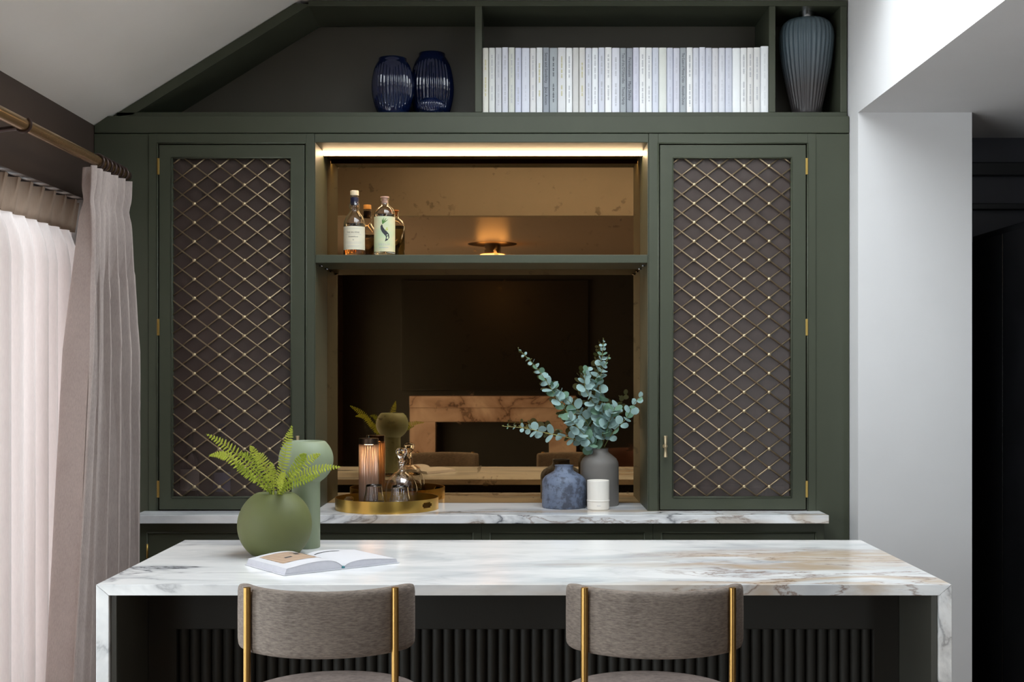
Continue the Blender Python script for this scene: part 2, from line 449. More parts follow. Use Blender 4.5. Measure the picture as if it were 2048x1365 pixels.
# rear wall behind the cabinets and the dark wall right of the pier
bm = B(); box(bm, XL-.4, 1.44, YB1, YB1+.12, 0, 3.6); struct('wall_back', bm, 'brown_wall')
bm = B(); box(bm, 1.912, XRR+.1, 5.84, 6.0, 0, ZS); o = struct('wall_far', bm, 'black_wall')
for z0, z1, d, m in ((PZ(276, 5.84), ZS-.0, .0, None), (PZ(352, 5.8), PZ(325, 5.8), .05, 'black_panel'), (PZ(420, 5.8), PZ(407, 5.8), .05, 'black_panel')):
    if m:
        bm = B(); box(bm, 1.915, XRR, 5.84-d, 5.8399, z0, z1); struct('rail', bm, m, o, bevel=.004)
bm = B(); box(bm, XL-.4, 2.4, YB0-.12, YB0, 0, 3.3); box(bm, 3.2, XRR+.1, YB0-.12, YB0, 0, 3.3); box(bm, 2.4, 3.2, YB0-.12, YB0, 2.4, 3.3)
struct('wall_front', bm, 'rear_wall')
bm = B(); ringframe(bm, 2.4, 3.2, .0, 2.4, .06, .06, .06, .06, YB0-.10, YB0-.04); wf = struct('fill_window_front', bm, 'frame_grey')  # added window, out of view, brightens the pier and cabinet fronts
for x0, x1 in ((2.46, 3.14),):
    bm = B(); box(bm, x0, x1, YB0-.075, YB0-.065, .06, 2.34); struct('pane', bm, 'pane', wf)
bm = B(); box(bm, XRR, XRR+.12, YB0, 6.0, 0, 3.3); struct('wall_right', bm, 'black_wall')
# left wall with the opening for the window: lintel, nib by the cabinets, rest of the wall
WY0, WY1, WZ = 2.7, 5.34, 2.234
bm = B()
box(bm, -2.02, XL, YB0, YB1, WZ, 2.60)
box(bm, -2.02, XL, WY1, YB1, 0, WZ)
box(bm, -2.02, XL, 2.1, WY0, 0, WZ)
box(bm, -2.02, XL, YB0, -1.0, 0, WZ)
struct('wall_left', bm, 'brown_wall')
# window: frame and panes outside the reveal
def glazing(name, wy0, wy1, n):
    bm = B(); box(bm, -2.14, -2.02, wy0-.1, wy1+.1, -.02, .06); box(bm, -2.14, -2.02, wy0-.1, wy1+.1, WZ-.06, WZ+.1)
    box(bm, -2.14, -2.02, wy0-.1, wy0, .06, WZ-.06); box(bm, -2.14, -2.02, wy1, wy1+.1, .06, WZ-.06)
    win = struct(name, bm, 'frame_grey')
    for k in range(1, n):
        y = wy0+(wy1-wy0)*k/n
        bm = B(); box(bm, -2.12, -2.04, y-.03, y+.03, .06, WZ-.06); struct('mullion', bm, 'frame_grey', win)
    for k in range(n):
        y0 = wy0+(wy1-wy0)*k/n+.03; y1 = wy0+(wy1-wy0)*(k+1)/n-.03
        bm = B(); box(bm, -2.085, -2.075, y0, y1, .06, WZ-.06); struct('pane', bm, 'pane', win)
glazing('window_1', WY0, WY1, 3)
glazing('fill_window_left', -1.0, 2.1, 3)  # added unseen window beside the camera, fill light for stools and cabinets
# ceiling: flat part at the camera side, sloped bay on the left, raised bay with a skylight
YV = 2.73
bm = B()
box(bm, XL-.2, XR, YB0, YV-.1, ZS, ZS+.1)                       # low ceiling, far side of the bay
struct('ceiling', bm, 'soffit')
bm = B(); box(bm, XR, XRR+.1, YB0, 6.0, ZS, ZS+.14); struct('ceiling_soffit', bm, 'white_wall')
bm = B(); box(bm, XL-.2, XR, YV-.1, YV, ZS, 3.3); struct('wall_upstand_front', bm, 'upstand')
bm = B()
xt = -.95; zt = zslope(xt)
prism(bm, [(XL-.02, zslope(XL-.02)), (xt, zt), (xt, zt+.1), (XL-.02, zslope(XL-.02)+.1)], 'y', YV, YB1)
struct('ceiling_slope', bm, 'ceiling_paint')
ZT = zt
bm = B()
box(bm, xt, SKX0, YV, YB1, ZT, ZT+.2); box(bm, SKX1, XR, YV, YB1, ZT, ZT+.2)
box(bm, SKX0, SKX1, YV, SKY0, ZT, ZT+.2); box(bm, SKX0, SKX1, SKY1, YB1, ZT, ZT+.2)
struct('ceiling_top', bm, 'ceiling_paint')
bm = B(); ringframe(bm, SKX0-.05, SKX1+.05, SKY0-.05, SKY1+.05, .09, .09, .09, .09, ZT+.2, ZT+.26)
bmesh.ops.rotate(bm, verts=bm.verts[:], cent=(0, 0, 0), matrix=Matrix(((1, 0, 0), (0, 0, 1), (0, 1, 0))))
sky = struct('window_2', bm, 'frame_grey')
bm = B(); box(bm, SKX0+.04, SKX1-.04, SKY0+.04, SKY1-.04, ZT+.225, ZT+.235); struct('pane', bm, 'sky_pane', sky)
# bulkhead side above the soffit on the right, and the pier beside the cabinets
bm = B(); box(bm, XR, XR+.12, YV-.1, YB1, ZS+.14, 3.6); struct('wall_bulkhead', bm, 'white_wall')
XP = PX(1944, 5.27)
bm = B(); box(bm, XR, XP, 5.27, 6.0, 0, ZS); struct('wall_pier', bm, 'white_wall')

# ================================================================== WALL UNIT
# tall filler panels either side
for x0, x1, n in ((XL+.001, PX(297, YF), 'trim_1'), (PX(1632, YF), XR-.002, 'trim_2')):
    bm = B(); box(bm, x0, x1, YF+.004, YF+.03, 0, PZ(267, YF)-.001); struct(n, bm, 'green', bevel=.002)

# ---- upper bookcase following the roof slope
ub = thing('bookcase', 'green painted bookcase shaped to the roof slope above the bar cabinets', 'bookcase', (0, 5.6, 2.61))
zb0, zb1 = PZ(232, YF), PZ(222, YF)
ztop = PZ(12, YU)
def prt(name, mat, parent, fn, **kw):
    b = B(); fn(b); return obj(name, b, mat, parent, **kw)
zf0 = PZ(266, YF)
prt('fascia', 'green', ub, lambda b: prism(b, [(XL+.003, zf0), (XR-.003, zf0), (XR-.003, zb0), (XL+.06, zb0), (XL+.003, zslope(XL+.003)-.003)], 'y', YF, YF+.04), bevel=.003)
xin = lambda x: zslope(x)-.0515       # inner line of the raking rail
xs0 = (zb1-(2.573-.0515))/.62-1.83
xs1 = (ztop-(2.573-.0515))/.62-1.83
prt('shelf_board', 'green', ub, lambda b: box(b, XL+.09, XR-.006, YU, YBK, zb0+.0005, zb1), bevel=.002)
e = .002
prt('raking_panel', 'green', ub, lambda b: prism(b, [(xs0-.02, xin(xs0-.02)), (xs1, ztop), (xs1, zslope(xs1)-e if zslope(xs1) < ZT-.02 else ZT-.02), (xt-.02, zslope(xt-.02)-e), (XL+.075, zslope(XL+.075)-e), (XL+.09, zb0+.0008)], 'y', YU, YBK), bevel=.002)
prt('top_board', 'green', ub, lambda b: box(b, xs1-.001, XR-.006, YU, YBK, ztop, ZT-.004), bevel=.002)
for a, b_ in ((950, 964), (1538, 1551)):
    prt('divider', 'green', ub, lambda b: box(b, PX(a, YU), PX(b_, YU), YU+.0005, YBK, zb1, ztop), bevel=.002)
prt('side_panel', 'green', ub, lambda b: box(b, PX(1681, YU), XR-.0065, YU+.0005, YBK, zb1, ztop), bevel=.002)
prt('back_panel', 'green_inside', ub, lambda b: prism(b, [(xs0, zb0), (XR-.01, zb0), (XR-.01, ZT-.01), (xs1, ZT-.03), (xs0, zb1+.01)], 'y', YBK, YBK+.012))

# ---- the two lattice-door cabinets
stud_bm = B(); bmesh.ops.create_icosphere(stud_bm, subdivisions=2, radius=.0078)
for v in stud_bm.verts: v.co.y *= .7
STUD = mesh_of('stud', stud_bm, 'nickel', smooth=True)
def clip(x0, z0, sl, xa, xb, za, zb):
    """segment of the line z = z0 + sl (x - x0) inside a rectangle"""
    pts = []
    for x in (xa, xb):
        z = z0+sl*(x-x0)
        if za <= z <= zb: pts.append((x, z))
    for z in (za, zb):
        x = x0+(z-z0)/sl
        if xa < x < xb: pts.append((x, z))
    return pts[:2] if len(pts) >= 2 else None
def display_cabinet(f0, f1, d0, d1, g0, g1, hinge_left, cols, row0, label):
    x0, x1 = PX(f0, YF), PX(f1, YF); zt_ = PZ(267, YF)-.001; zb_ = CT+.0005
    t = thing('display_cabinet', label, 'cabinet', ((x0+x1)/2, 5.57, CT), 'lattice-door cabinets beside the mirror')
    dx0, dx1, dz0, dz1 = PX(d0, YF), PX(d1, YF), CT+.006, PZ(290, YF)
    def carc(b):
        box(b, x0+.001, x0+.018, YF+.03, YM-.002, zb_, zt_); box(b, x1-.018, x1-.001, YF+.03, YM-.002, zb_, zt_)
        box(b, x0+.018, x1-.018, YF+.03, YM-.002, zt_-.018, zt_); box(b, x0+.018, x1-.018, YF+.03, YM-.002, zb_, zb_+.018)
        box(b, x0+.018, x1-.018, YM-.012, YM-.002, zb_+.018, zt_-.018)
    prt('carcass', 'cab_inside', t, carc)
    def ff(b):
        box(b, x0, dx0-.0075, YF, YF+.03, zb_, zt_); box(b, dx1+.0075, x1, YF, YF+.03, zb_, zt_)
        box(b, dx0-.0075, dx1+.0075, YF, YF+.03, dz1+.0075, zt_)
    prt('face_frame', 'green', t, ff, bevel=.0015)
    def bead(b):
        for xx in (dx0-.0075, dx1+.0075): tube(b, [(xx, YF+.001, zb_), (xx, YF+.001, dz1+.0075)], .004, 8)
        tube(b, [(dx0-.0075, YF+.001, dz1+.0075), (dx1+.0075, YF+.001, dz1+.0075)], .004, 8)
    prt('bead', 'green', t, bead, smooth=True)
    gx0, gx1, gz0, gz1 = PX(g0, YF), PX(g1, YF), PZ(994, YF), PZ(317, YF)
    dr = prt('door', 'green', t, lambda b: ringframe(b, dx0, dx1, dz0, dz1, gx0-dx0, dx1-gx1, gz0-dz0, dz1-gz1, YF+.001, YF+.027), bevel=.002)
    def gb(b):
        for xx in (gx0-.003, gx1+.003): tube(b, [(xx, YF+.001, gz0-.003), (xx, YF+.001, gz1+.003)], .0035, 8)
        for zz in (gz0-.003, gz1+.003): tube(b, [(gx0-.003, YF+.001, zz), (gx1+.003, YF+.001, zz)], .0035, 8)
    prt('glazing_bead', 'green', dr, gb, smooth=True)
    prt('glass_pane', 'cab_pane', dr, lambda b: box(b, gx0-.002, gx1+.002, YF+.0185, YF+.0225, gz0-.002, gz1+.002))
    # brass lattice
    dxp, dzp = 50*YF/F, 37.8*YF/F; sx, sz = PX(cols, YF), PZ(row0, YF); sl = dzp/dxp
    for sgn in (1, -1):
        for k in range(-30, 40):
            c = clip(sx, sz+k*dzp, sl*sgn, gx0, gx1, gz0, gz1)
            if not c: continue
            (ax, az), (bx_, bz) = c
            if math.hypot(ax-bx_, az-bz) < .02: continue
            yy = YF+.012 if sgn > 0 else YF+.0075
            prt('lattice_rod', 'antique', dr, lambda b: tube(b, [(ax, yy, az), (bx_, yy, bz)], .0033, 6), smooth=True)
    for i in range(4):
        for j in range(0, 19):
            x, z = sx+i*dxp, sz-j*dzp
            if gx0+.008 < x < gx1-.008 and gz0+.006 < z < gz1-.006:
                inst('stud', STUD, dr, (x, YF+.0035, z))
    hx = dx0-.003 if hinge_left else dx1+.003
    for py in (333, 655, 979):
        z = PZ(py, YF)
        def hg(b):
            box(b, hx-.0052, hx+.0052, YF-.004, YF+.0008, z-.036, z+.036)
        prt('hinge', 'hinge', dr, hg, bevel=.0015)
    # cabinet latch: waisted bar on a small rose
    kx = PX(1330, YF) if not hinge_left else dx1-(PX(1330, YF)-PX(1318, YF))
    kz = PZ(893, YF)
    def hd(b):
        prof = [(0, -.046), (.0082, -.046), (.0080, -.040), (.0052, -.006), (.0062, -.004), (.0062, .004), (.0052, .006), (.0080, .040), (.0086, .044), (.0082, .046), (0, .046)]
        lathe(b, prof, kx, YF-.020, kz, 14)
        tube(b, [(kx, YF-.020, kz), (kx, YF+.001, kz)], .0045, 10)
        tube(b, [(kx, YF-.003, kz), (kx, YF+.001, kz)], .010, 16)
    h = prt('handle', 'nickel', dr, hd, auto=40)
    return t
display_cabinet(297, 628.5, 318, 609, 345, 581, True, 388.3, 332, 'green cabinet with brass lattice glass door, bottles inside, next to the curtain')
display_cabinet(1297.5, 1632, 1320, 1612, 1347, 1582, False, 1388.8, 331.5, 'green cabinet with brass lattice glass door beside the white pier')

# ---- bar niche between the cabinets
xa, xb = PX(628.8, YF), PX(1297.2, YF); zn = PZ(285, YF)
nt_ = thing('bar_niche', 'green panelled bar niche with mirrored back between the two lattice cabinets', 'bar niche', ((xa+xb)/2, 5.57, CT))
prt('top_rail', 'green', nt_, lambda b: box(b, xa+.0005, xb-.0005, YF+.001, YF+.028, zn, PZ(267, YF)-.001), bevel=.002)
prt('ceiling_board', 'green', nt_, lambda b: box(b, xa+.0005, xb-.0005, YF+.028, YM, zn+.001, zn+.02))
for s, x in ((0, xa), (1, xb)):
    x0, x1 = (x+.0003, x+.004) if s == 0 else (x-.004, x-.0003)
    prt('cheek_panel', 'green', nt_, lambda b: box(b, x0, x1, YF+.001, YM-.001, CT+.0005, zn))
prt('mirror', 'mirror', nt_, lambda b: box(b, xa+.0045, xb-.0045, YM-.006, YM, CT+.001, zn))
zsh = PZ(510, YF)
sh = thing('niche_shelf', 'slim green shelf crossing the mirrored niche, two bottles on it', 'shelf', ((xa+xb)/2, 5.57, zsh-.036))
prt('board', 'green', sh, lambda b: box(b, xa+.005, xb-.005, YF-.002, YM-.008, zsh-.035, zsh), bevel=.002)
for x in (xa+.016, xb-.016):
    for y in (5.50, 5.66):
        prt('shelf_pin', 'chrome', sh, lambda b: tube(b, [(x-.011 if x < 0 else x+.011, y, zsh-.039), (x+.004 if x < 0 else x-.004, y, zsh-.039)], .004, 8), smooth=True)
ls = thing('led_strip', 'glowing warm light strip under the top of the mirrored niche', 'light', ((xa+xb)/2, 5.60, zn-.018))
prt('profile', 'bronze', ls, lambda b: prism(b, [(5.596, zn), (5.630, zn), (5.630, zn-.019), (5.626, zn-.019), (5.622, zn-.004)], 'x', xa+.005, xb-.005))
prt('diffuser', 'led', ls, lambda b: prism(b, [(5.592, zn-.0015), (5.626, zn-.0185), (5.625, zn-.0165), (5.596, zn-.0015)], 'x', xa+.006, xb-.006))

# ---- worktop and base cabinets
YW = 5.24
wx0, wx1 = PX(265, YW), PX(1658, YW)
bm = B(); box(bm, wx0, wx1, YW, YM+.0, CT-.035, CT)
single('bar_worktop', bm, 'marble_bar_lit', (0, 5.5, CT-.035), 'veined white marble worktop running along under the lattice cabinets', 'worktop', bevel=.0016)
YB = 5.275
ux = [PX(277+343*k, YB) for k in range(5)]
blabels = ['green base cabinet closest to the curtain, under the marble worktop', 'green base cabinet under the brass tray end of the worktop',
           'green base cabinet under the middle of the bar worktop', 'green base cabinet below the worktop, closest to the white pier']
for k in range(4):
    x0, x1 = ux[k]+.0005, ux[k+1]-.0005
    t = thing('base_cabinet', blabels[k], 'cabinet', ((x0+x1)/2, 5.5, 0), 'base cabinets under the bar worktop')
    zd = PZ(1066, YB); zz = CT-.0355
    prt('carcass', 'green', t, lambda b: box(b, x0+.001, x1-.001, YB+.03, YM-.01, .1, zz))
    prt('plinth', 'green', t, lambda b: box(b, x0+.001, x1-.001, YB+.06, YM-.01, 0, .0995))
    ex = PX(17, YB)-PX(0, YB)
    prt('face_frame', 'green', t, lambda b: ringframe(b, x0, x1, .1005, zz, ex, ex, .04, zz-zd, YB, YB+.0295), bevel=.0015)
    dr = prt('door', 'green', t, lambda b: box(b, x0+ex+.003, x1-ex-.003, YB+.004, YB+.0285, .1435, zd-.003), bevel=.002)
    def bead(b):
        u0, u1, v0, v1 = x0+ex, x1-ex, .1405, zd
        for xx in (u0, u1): tube(b, [(xx, YB+.001, v0), (xx, YB+.001, v1)], .0038, 8)
        for zq in (v0, v1): tube(b, [(u0, YB+.001, zq), (u1, YB+.001, zq)], .0038, 8)
    prt('bead', 'green', t, bead, smooth=True)
    hx = x0+ex+.0015
    for z in (.745, .25):
        prt('hinge', 'hinge', dr, lambda b: tube(b, [(hx, YB-.002, z-.03), (hx, YB-.002, z+.03)], .004, 8), smooth=True)

# ================================================================== ISLAND
ID0, ID1 = 3.529, 4.468
ix0, ix1 = PX(192, ID0), PX(1904, ID0); lt, tt = .036, .031
isl = thing('island_worktop', 'white marble waterfall worktop with gold and grey veins on the island', 'worktop', ((ix0+ix1)/2, 4.0, 0))
prt('top_slab', 'marble', isl, lambda b: prism(b, [(ix0, CT), (ix1, CT), (ix1-lt, CT-tt), (ix0+lt, CT-tt)], 'y', ID0, ID1), bevel=.0014)
for x, s in ((ix0, 1), (ix1, -1)):
    prt('end_slab', 'marble_end', isl, lambda b: prism(b, [(x, CT-.0006), (x+s*lt, CT-tt-.0005), (x+s*lt, 0), (x, 0)], 'y', ID0, ID1), bevel=.0012)
ib = thing('island_cabinet', 'dark green island base with vertical reeded panel behind the stools', 'kitchen island', ((ix0+ix1)/2, 4.0, 0))
lx0, lx1 = ix0+lt+.0005, ix1-lt-.0005; zt_i = CT-tt-.001; YI = 3.85
for x, s in ((lx0, 1), (lx1, -1)):
    prt('side_lining', 'lining', ib, lambda b: box(b, min(x, x+s*.018), max(x, x+s*.018), ID0+.012, YI+.02, 0, zt_i), bevel=.002)
prt('carcass', 'island_paint', ib, lambda b: box(b, lx0, lx1, YI+.0205, ID1-.03, 0, zt_i))
rx0, rx1, rz = PX(355, YI), PX(1745, YI), PZ(1258, YI)
prt('back_frame', 'island_paint', ib, lambda b: ringframe(b, lx0+.0185, lx1-.0185, .0, zt_i, rx0-lx0-.0185, lx1-.0185-rx1, .09, zt_i-rz, YI-.012, YI+.020), bevel=.002)
nr = 63; pw = (rx1-rx0)/nr
rb = B(); prism(rb, [(pw*.47*math.cos(a), -pw*.62*math.sin(a)) for a in [math.pi*k/8 for k in range(9)]], 'z', .0905, rz-.0005)
REED = mesh_of('reed', rb, 'island_paint', smooth=False)
for p_ in REED.polygons: p_.use_smooth = True
REED.set_sharp_from_angle(angle=math.radians(45))
for k in range(nr):
    inst('reed', REED, ib, (rx0+pw*(k+.5), YI+.0200, 0))

# ================================================================== STOOLS
def arcband(b, R0, R1, z0, z1, amax, seg=44, rc=.045, zb_rise=0.02):
    """curved padded back: rounded cross-section swept round an arc, rounded ends"""
    rings = []
    for i in range(seg+1):
        u = -1+2*i/seg; a = amax*u
        d = (1-abs(u))*amax*R0            # distance from the end along the arc
        k = 1.0 if d > rc else math.sqrt(max(0, 1-((rc-d)/rc)**2))
        zc, hh = (z0+z1)/2, (z1-z0)/2
        zz0 = zc-hh*(.80+.20*k) if d < rc else z0
        zz1 = z1-.006*(1-k)
        tk = .35+.65*k
        rm, th = (R0+R1)/2, (R1-R0)/2*tk
        ring = []
        M = 20
        for j in range(M):
            q = 2*math.pi*j/M
            cs, sn = math.cos(q), math.sin(q)
            pr = abs(cs)**.55*(1 if cs > 0 else -1); pz = abs(sn)**.22*(1 if sn > 0 else -1)
            r = rm+th*pr; z = (zz0+zz1)/2+(zz1-zz0)/2*pz
            ring.append(b.verts.new((r*math.sin(a), -r*math.cos(a), z)))
        rings.append(ring)
    for A, Bq in zip(rings, rings[1:]):
        for j in range(len(A)):
            jj = (j+1) % len(A); b.faces.new([A[j], A[jj], Bq[jj], Bq[j]])
    b.faces.new(rings[0]); b.faces.new(rings[-1])
GST = 'velvet bar stools at the island'
st = thing('bar_stool', 'taupe velvet bar stool with brass posts, standing by the open book', 'stool', (0, 0, 0), GST)
b = B(); arcband(b, .213, .252, .800, .963, math.radians(69)); obj('backrest', b, 'velvet', st, smooth=True)
back = st.children[0]
b = B(); tube(b, [(.2475*math.sin(a), -.2475*math.cos(a), .954) for a in [math.radians(-60+120*i/40) for i in range(41)]], .0022, 6); obj('welt', b, 'velvet', back, smooth=True)
def seatprof(t0, t1, r):
    return [(0, t0), (r*.9, t0), (r*.97, t0+.008), (r, t0+.03), (r, t1-.03), (r*.985, t1-.012), (r*.93, t1-.002), (r*.7, t1+.003), (0, t1+.004)]
b = B(); lathe(b, seatprof(.585, .66, .243), 0, 0.015, 0, 56); seat = obj('seat', b, 'seat_velvet', st, smooth=True)
b = B(); torus(b, (0, .015, .628), 'z', .2445, .0028, 56, 6); obj('welt', b, 'seat_velvet', seat, smooth=True)
for s in (-1, 1):
    a = math.radians(44.5); r = .2615
    x, y = s*r*math.sin(a), -r*math.cos(a)
    b = B(); tube(b, [(x, y, 0), (x, y, .966)], .0092, 16); obj('back_post', b, 'gold', st, auto=40)
    b = B(); tube(b, [(s*.17, .195, 0), (s*.17, .195, .584)], .0092, 14); obj('front_leg', b, 'gold', st, auto=40)
    b = B(); tube(b, [(s*.17, .195, .22), (x, y, .22)], .007, 10); obj('stretcher', b, 'gold', st, auto=40)
b = B(); tube(b, [(-.17, .195, .24), (.17, .195, .24)], .008, 10); obj('footrest', b, 'gold', st, auto=40)
b = B(); lathe(b, [(0, .570), (.235, .570), (.235, .5845), (0, .5845)], 0, .015, 0, 48); obj('seat_base', b, 'gold', st, auto=40)
st.location = (PX(641, 3.09), 3.285, 0)
st2 = copy_tree(st, (PX(1317.5, 3.09), 3.283, 0), 'taupe velvet bar stool with brass posts, the one farther from the open book', GST)

# ================================================================== CURTAINS
def sheet(b, y0f, y1f, z0, z1, xfun, ny=160, nz=40, zlist=None):
    zs = zlist or [z0+(z1-z0)*i/nz for i in range(nz+1)]
    rows = []
    for z in zs:
        row = []
        for i in range(ny+1):
            u = i/ny; y = y0f(z)+(y1f(z)-y0f(z))*u
            dx, dy = xfun(u, z); row.append(b.verts.new((dx, y+dy, z)))
        rows.append(row)
    for A, C in zip(rows, rows[1:]):
        for i in range(ny): b.faces.new([A[i], A[i+1], C[i+1], C[i]])
XS = -1.90
ZH0, ZH1 = 2.105, 2.222
sc = thing('sheer_curtain', 'pale pinch-pleated sheer curtain glowing in front of the window', 'curtain', (XS, 4.4, 0))
nf = 17
def sheer_x(u, z):
    q = u*nf; w = math.sin(2*math.pi*q); k = min(1, (ZH0-z)/.12) if z < ZH0 else 0
    a = .018+.046*k
    ph = .5*math.sin(u*11+1.3)
    return XS+a*math.sin(2*math.pi*q+ph*k)+.010*k*math.sin(2*math.pi*q*2.3+u*7), .012*k*math.cos(2*math.pi*q)
b = B(); sheet(b, lambda z: 3.3, lambda z: 5.31, .01, ZH0, sheer_x, 300, 24); obj('panel', b, 'sheer', sc, smooth=True, recalc=False)
def head_x(u, z):
    q = u*nf % 1; t = (z-ZH0)/(ZH1-ZH0)
    s = math.sin(2*math.pi*u*nf)
    sq = math.copysign(abs(s)**.6, s)
    return XS+.018+.026*sq*(.45+.55*t)+.012*t, .014*t*math.cos(2*math.pi*u*nf*2)
b = B(); sheet(b, lambda z: 3.3, lambda z: 5.31, ZH0-.012, ZH1, head_x, 420, 8); obj('pleated_heading', b, 'heading', sc, smooth=True, recalc=False)
b = B(); box(b, XS-.012, XS+.012, 3.2, 5.33, ZH1+.0005, WZ); single('curtain_track', b, 'frame_grey', (XS, 4.3, WZ), 'thin dark curtain track fixed under the window lintel', 'curtain track')

XD, ZP = -1.66, 2.332
dc = thing('drape', 'heavy taupe drape with pleated top hanging from the curtain pole', 'curtain', (XD, 4.95, 0))
ZD1 = 2.296
def dy0(z):
    t = (ZD1-z)/ZD1; return 4.80-.30*min(1, t*1.15)
def dy1(z):
    t = (ZD1-z)/ZD1; return 5.235-.02*math.sin(math.pi*min(1, t*2.2))+.005*t
DN = 5.5
def drape_x(u, z):
    t = (ZD1-z)/ZD1
    pin = math.exp(-((z-2.165)/.035)**2)
    amp = .030+.030*min(1, max(0, (t-.06)*4)); amp *= (1-.25*pin)
    ph = 2*math.pi*u*DN+.9*math.sin(3*u+1.5*t)
    x = amp*math.sin(ph)+.35*amp*math.sin(2.1*ph+.7+t)
    return XD+x-.02*u*t+.01, .018*min(1, t*5)*math.cos(ph)
zl = [.012+(ZD1-.012)*(1-(1-i/60)**1.6) for i in range(61)]
b = B(); sheet(b, dy0, dy1, 0, 0, drape_x, 220, zlist=zl); o = obj('cloth', b, 'drape', dc, smooth=True, recalc=False)
sol = o.modifiers.new('thick', 'SOLIDIFY'); sol.thickness = .003
for k in range(6):
    y = 4.84+.078*k
    b = B(); tube(b, [(XD+.012, y, ZP-.030), (XD+.012, y, ZP-.042)], .003, 6); obj('hook', b, 'frame_grey', dc)

cp = thing('curtain_pole', 'satin bronze curtain pole along the dark brown wall', 'curtain pole', (XD, 4.2, ZP))
prt('rod', 'pole', cp, lambda b: tube(b, [(XD, 2.3, ZP), (XD, 5.27, ZP)], .0215, 24), auto=40)
prt('end_cap', 'ring', cp, lambda b: tube(b, [(XD, 5.2705, ZP), (XD, 5.292, ZP)], .024, 24), auto=40)
for yb in (4.19, 2.9):
    def brk(b):
        pts = [(XD+.026*math.cos(a), yb, ZP+.026*math.sin(a)) for a in [math.radians(200+k*14) for k in range(16)]]
        tube(b, pts, .0055, 8)
        tube(b, [(XD-.022, yb, ZP-.012), (XL+.012, yb, ZP-.030)], .009, 10); box(b, XL+.0005, XL+.012, yb-.03, yb+.03, ZP-.08, ZP+.03)
    prt('bracket', 'ring', cp, brk, auto=40)
rgm = B(); torus(rgm, (0, 0, 0), 'y', .0275, .0052, 28, 10); RING = mesh_of('curtain_ring', rgm, 'ring', smooth=True)
for k in range(7):
    r = bpy.data.objects.new('curtain_ring', RING); COL.objects.link(r)
    r.location = (XD, 4.925+.05*k, ZP-.0008); r.rotation_euler = (rnd.uniform(-.12, .12), 0, rnd.uniform(-.1, .1))
    tag(r, 'dark curtain ring on the pole, '+('the one at' if k == 6 else ORD[7-k]+' from')+' the pole end beside the green cabinet', 'ring', 'rings carrying the drape')

# ================================================================== UPPER SHELF: VASES AND BOOKS
ZB = zb1+.0005
def flute(n, amp, z0, z1):
    def f(a, z):
        k = 0 if (z < z0 or z > z1) else min(1, (z-z0)/.02, (z1-z)/.02)
        return 1-amp*k*(.5+.5*math.cos(n*a))
    return f
def blue_vase(px, D, R, H, neck, label, n=34, foot=.68, peak=.52):
    x = PX(px, D)
    pr = []
    for i in range(25):
        t = i/24
        lo = foot+(1-foot)*math.sin(min(1, t/peak)*math.pi/2) if t < peak else neck+(1-neck)*math.cos(min(1, (t-peak)/(.95-peak))*math.pi/2)**.62 if t < .95 else neck
        pr.append((R*max(lo, neck if t > peak else .1), H*t))
    prof = [(0, 0)]+pr+[(R*neck-.006, H), (R*neck-.008, H-.03), (R*.5, H-.1), (0, H-.12)]
    b = B(); lathe(b, prof, 0, 0, 0, 34*6 if n == 34 else n*6, flute(n, .07, H*.10, H*.86))
    o = obj('fluted_vase', b, 'blue_glass', None, smooth=True); o.location = (x, D, ZB)
    return tag(o, label, 'vase', 'dark blue fluted vases on the upper shelf')
blue_vase(785.5, 5.522, .0935, PZ(118, 5.522)-ZB, .66, 'round dark blue fluted vase with no shoulder, the middle-sized of three')
blue_vase(864, 5.632, .0985, PZ(108, 5.632)-ZB, .60, 'tallest dark blue fluted vase with narrow neck, behind the little bowl', peak=.48)
blue_vase(862.5, 5.468, .0615, PZ(196, 5.44)-ZB, .62, 'small dark blue fluted bowl in front of the taller vases', foot=.75)
Dv = 5.52; xv = PX(1613, Dv); hv = PZ(38, Dv)-ZB; R = .120
tv = thing('smoke_vase', 'tall smoky blue-grey fluted vase with silver neck in its own compartment', 'vase', (xv, Dv, ZB))
keys = [(0, .48), (.04, .52), (.25, .70), (.5, .885), (.70, .98), (.80, 1.0), (.88, .975), (.94, .88), (.975, .72), (1.0, .40)]
def interp(t):
    for (a, x), (c, y) in zip(keys, keys[1:]):
        if a <= t <= c: return x+(y-x)*(t-a)/(c-a)
    return keys[-1][1]
pr = [(0, 0)]+[(R*interp(i/40), hv*i/40) for i in range(41)]+[(0, hv)]
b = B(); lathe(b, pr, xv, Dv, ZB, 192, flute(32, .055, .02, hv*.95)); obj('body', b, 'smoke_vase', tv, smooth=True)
b = B(); lathe(b, [(0, 0), (.033, 0), (.033, .030), (.027, .030), (.025, .01), (0, .01)], xv, Dv, ZB+hv+.0003, 40); obj('neck', b, 'chrome', tv, auto=40)

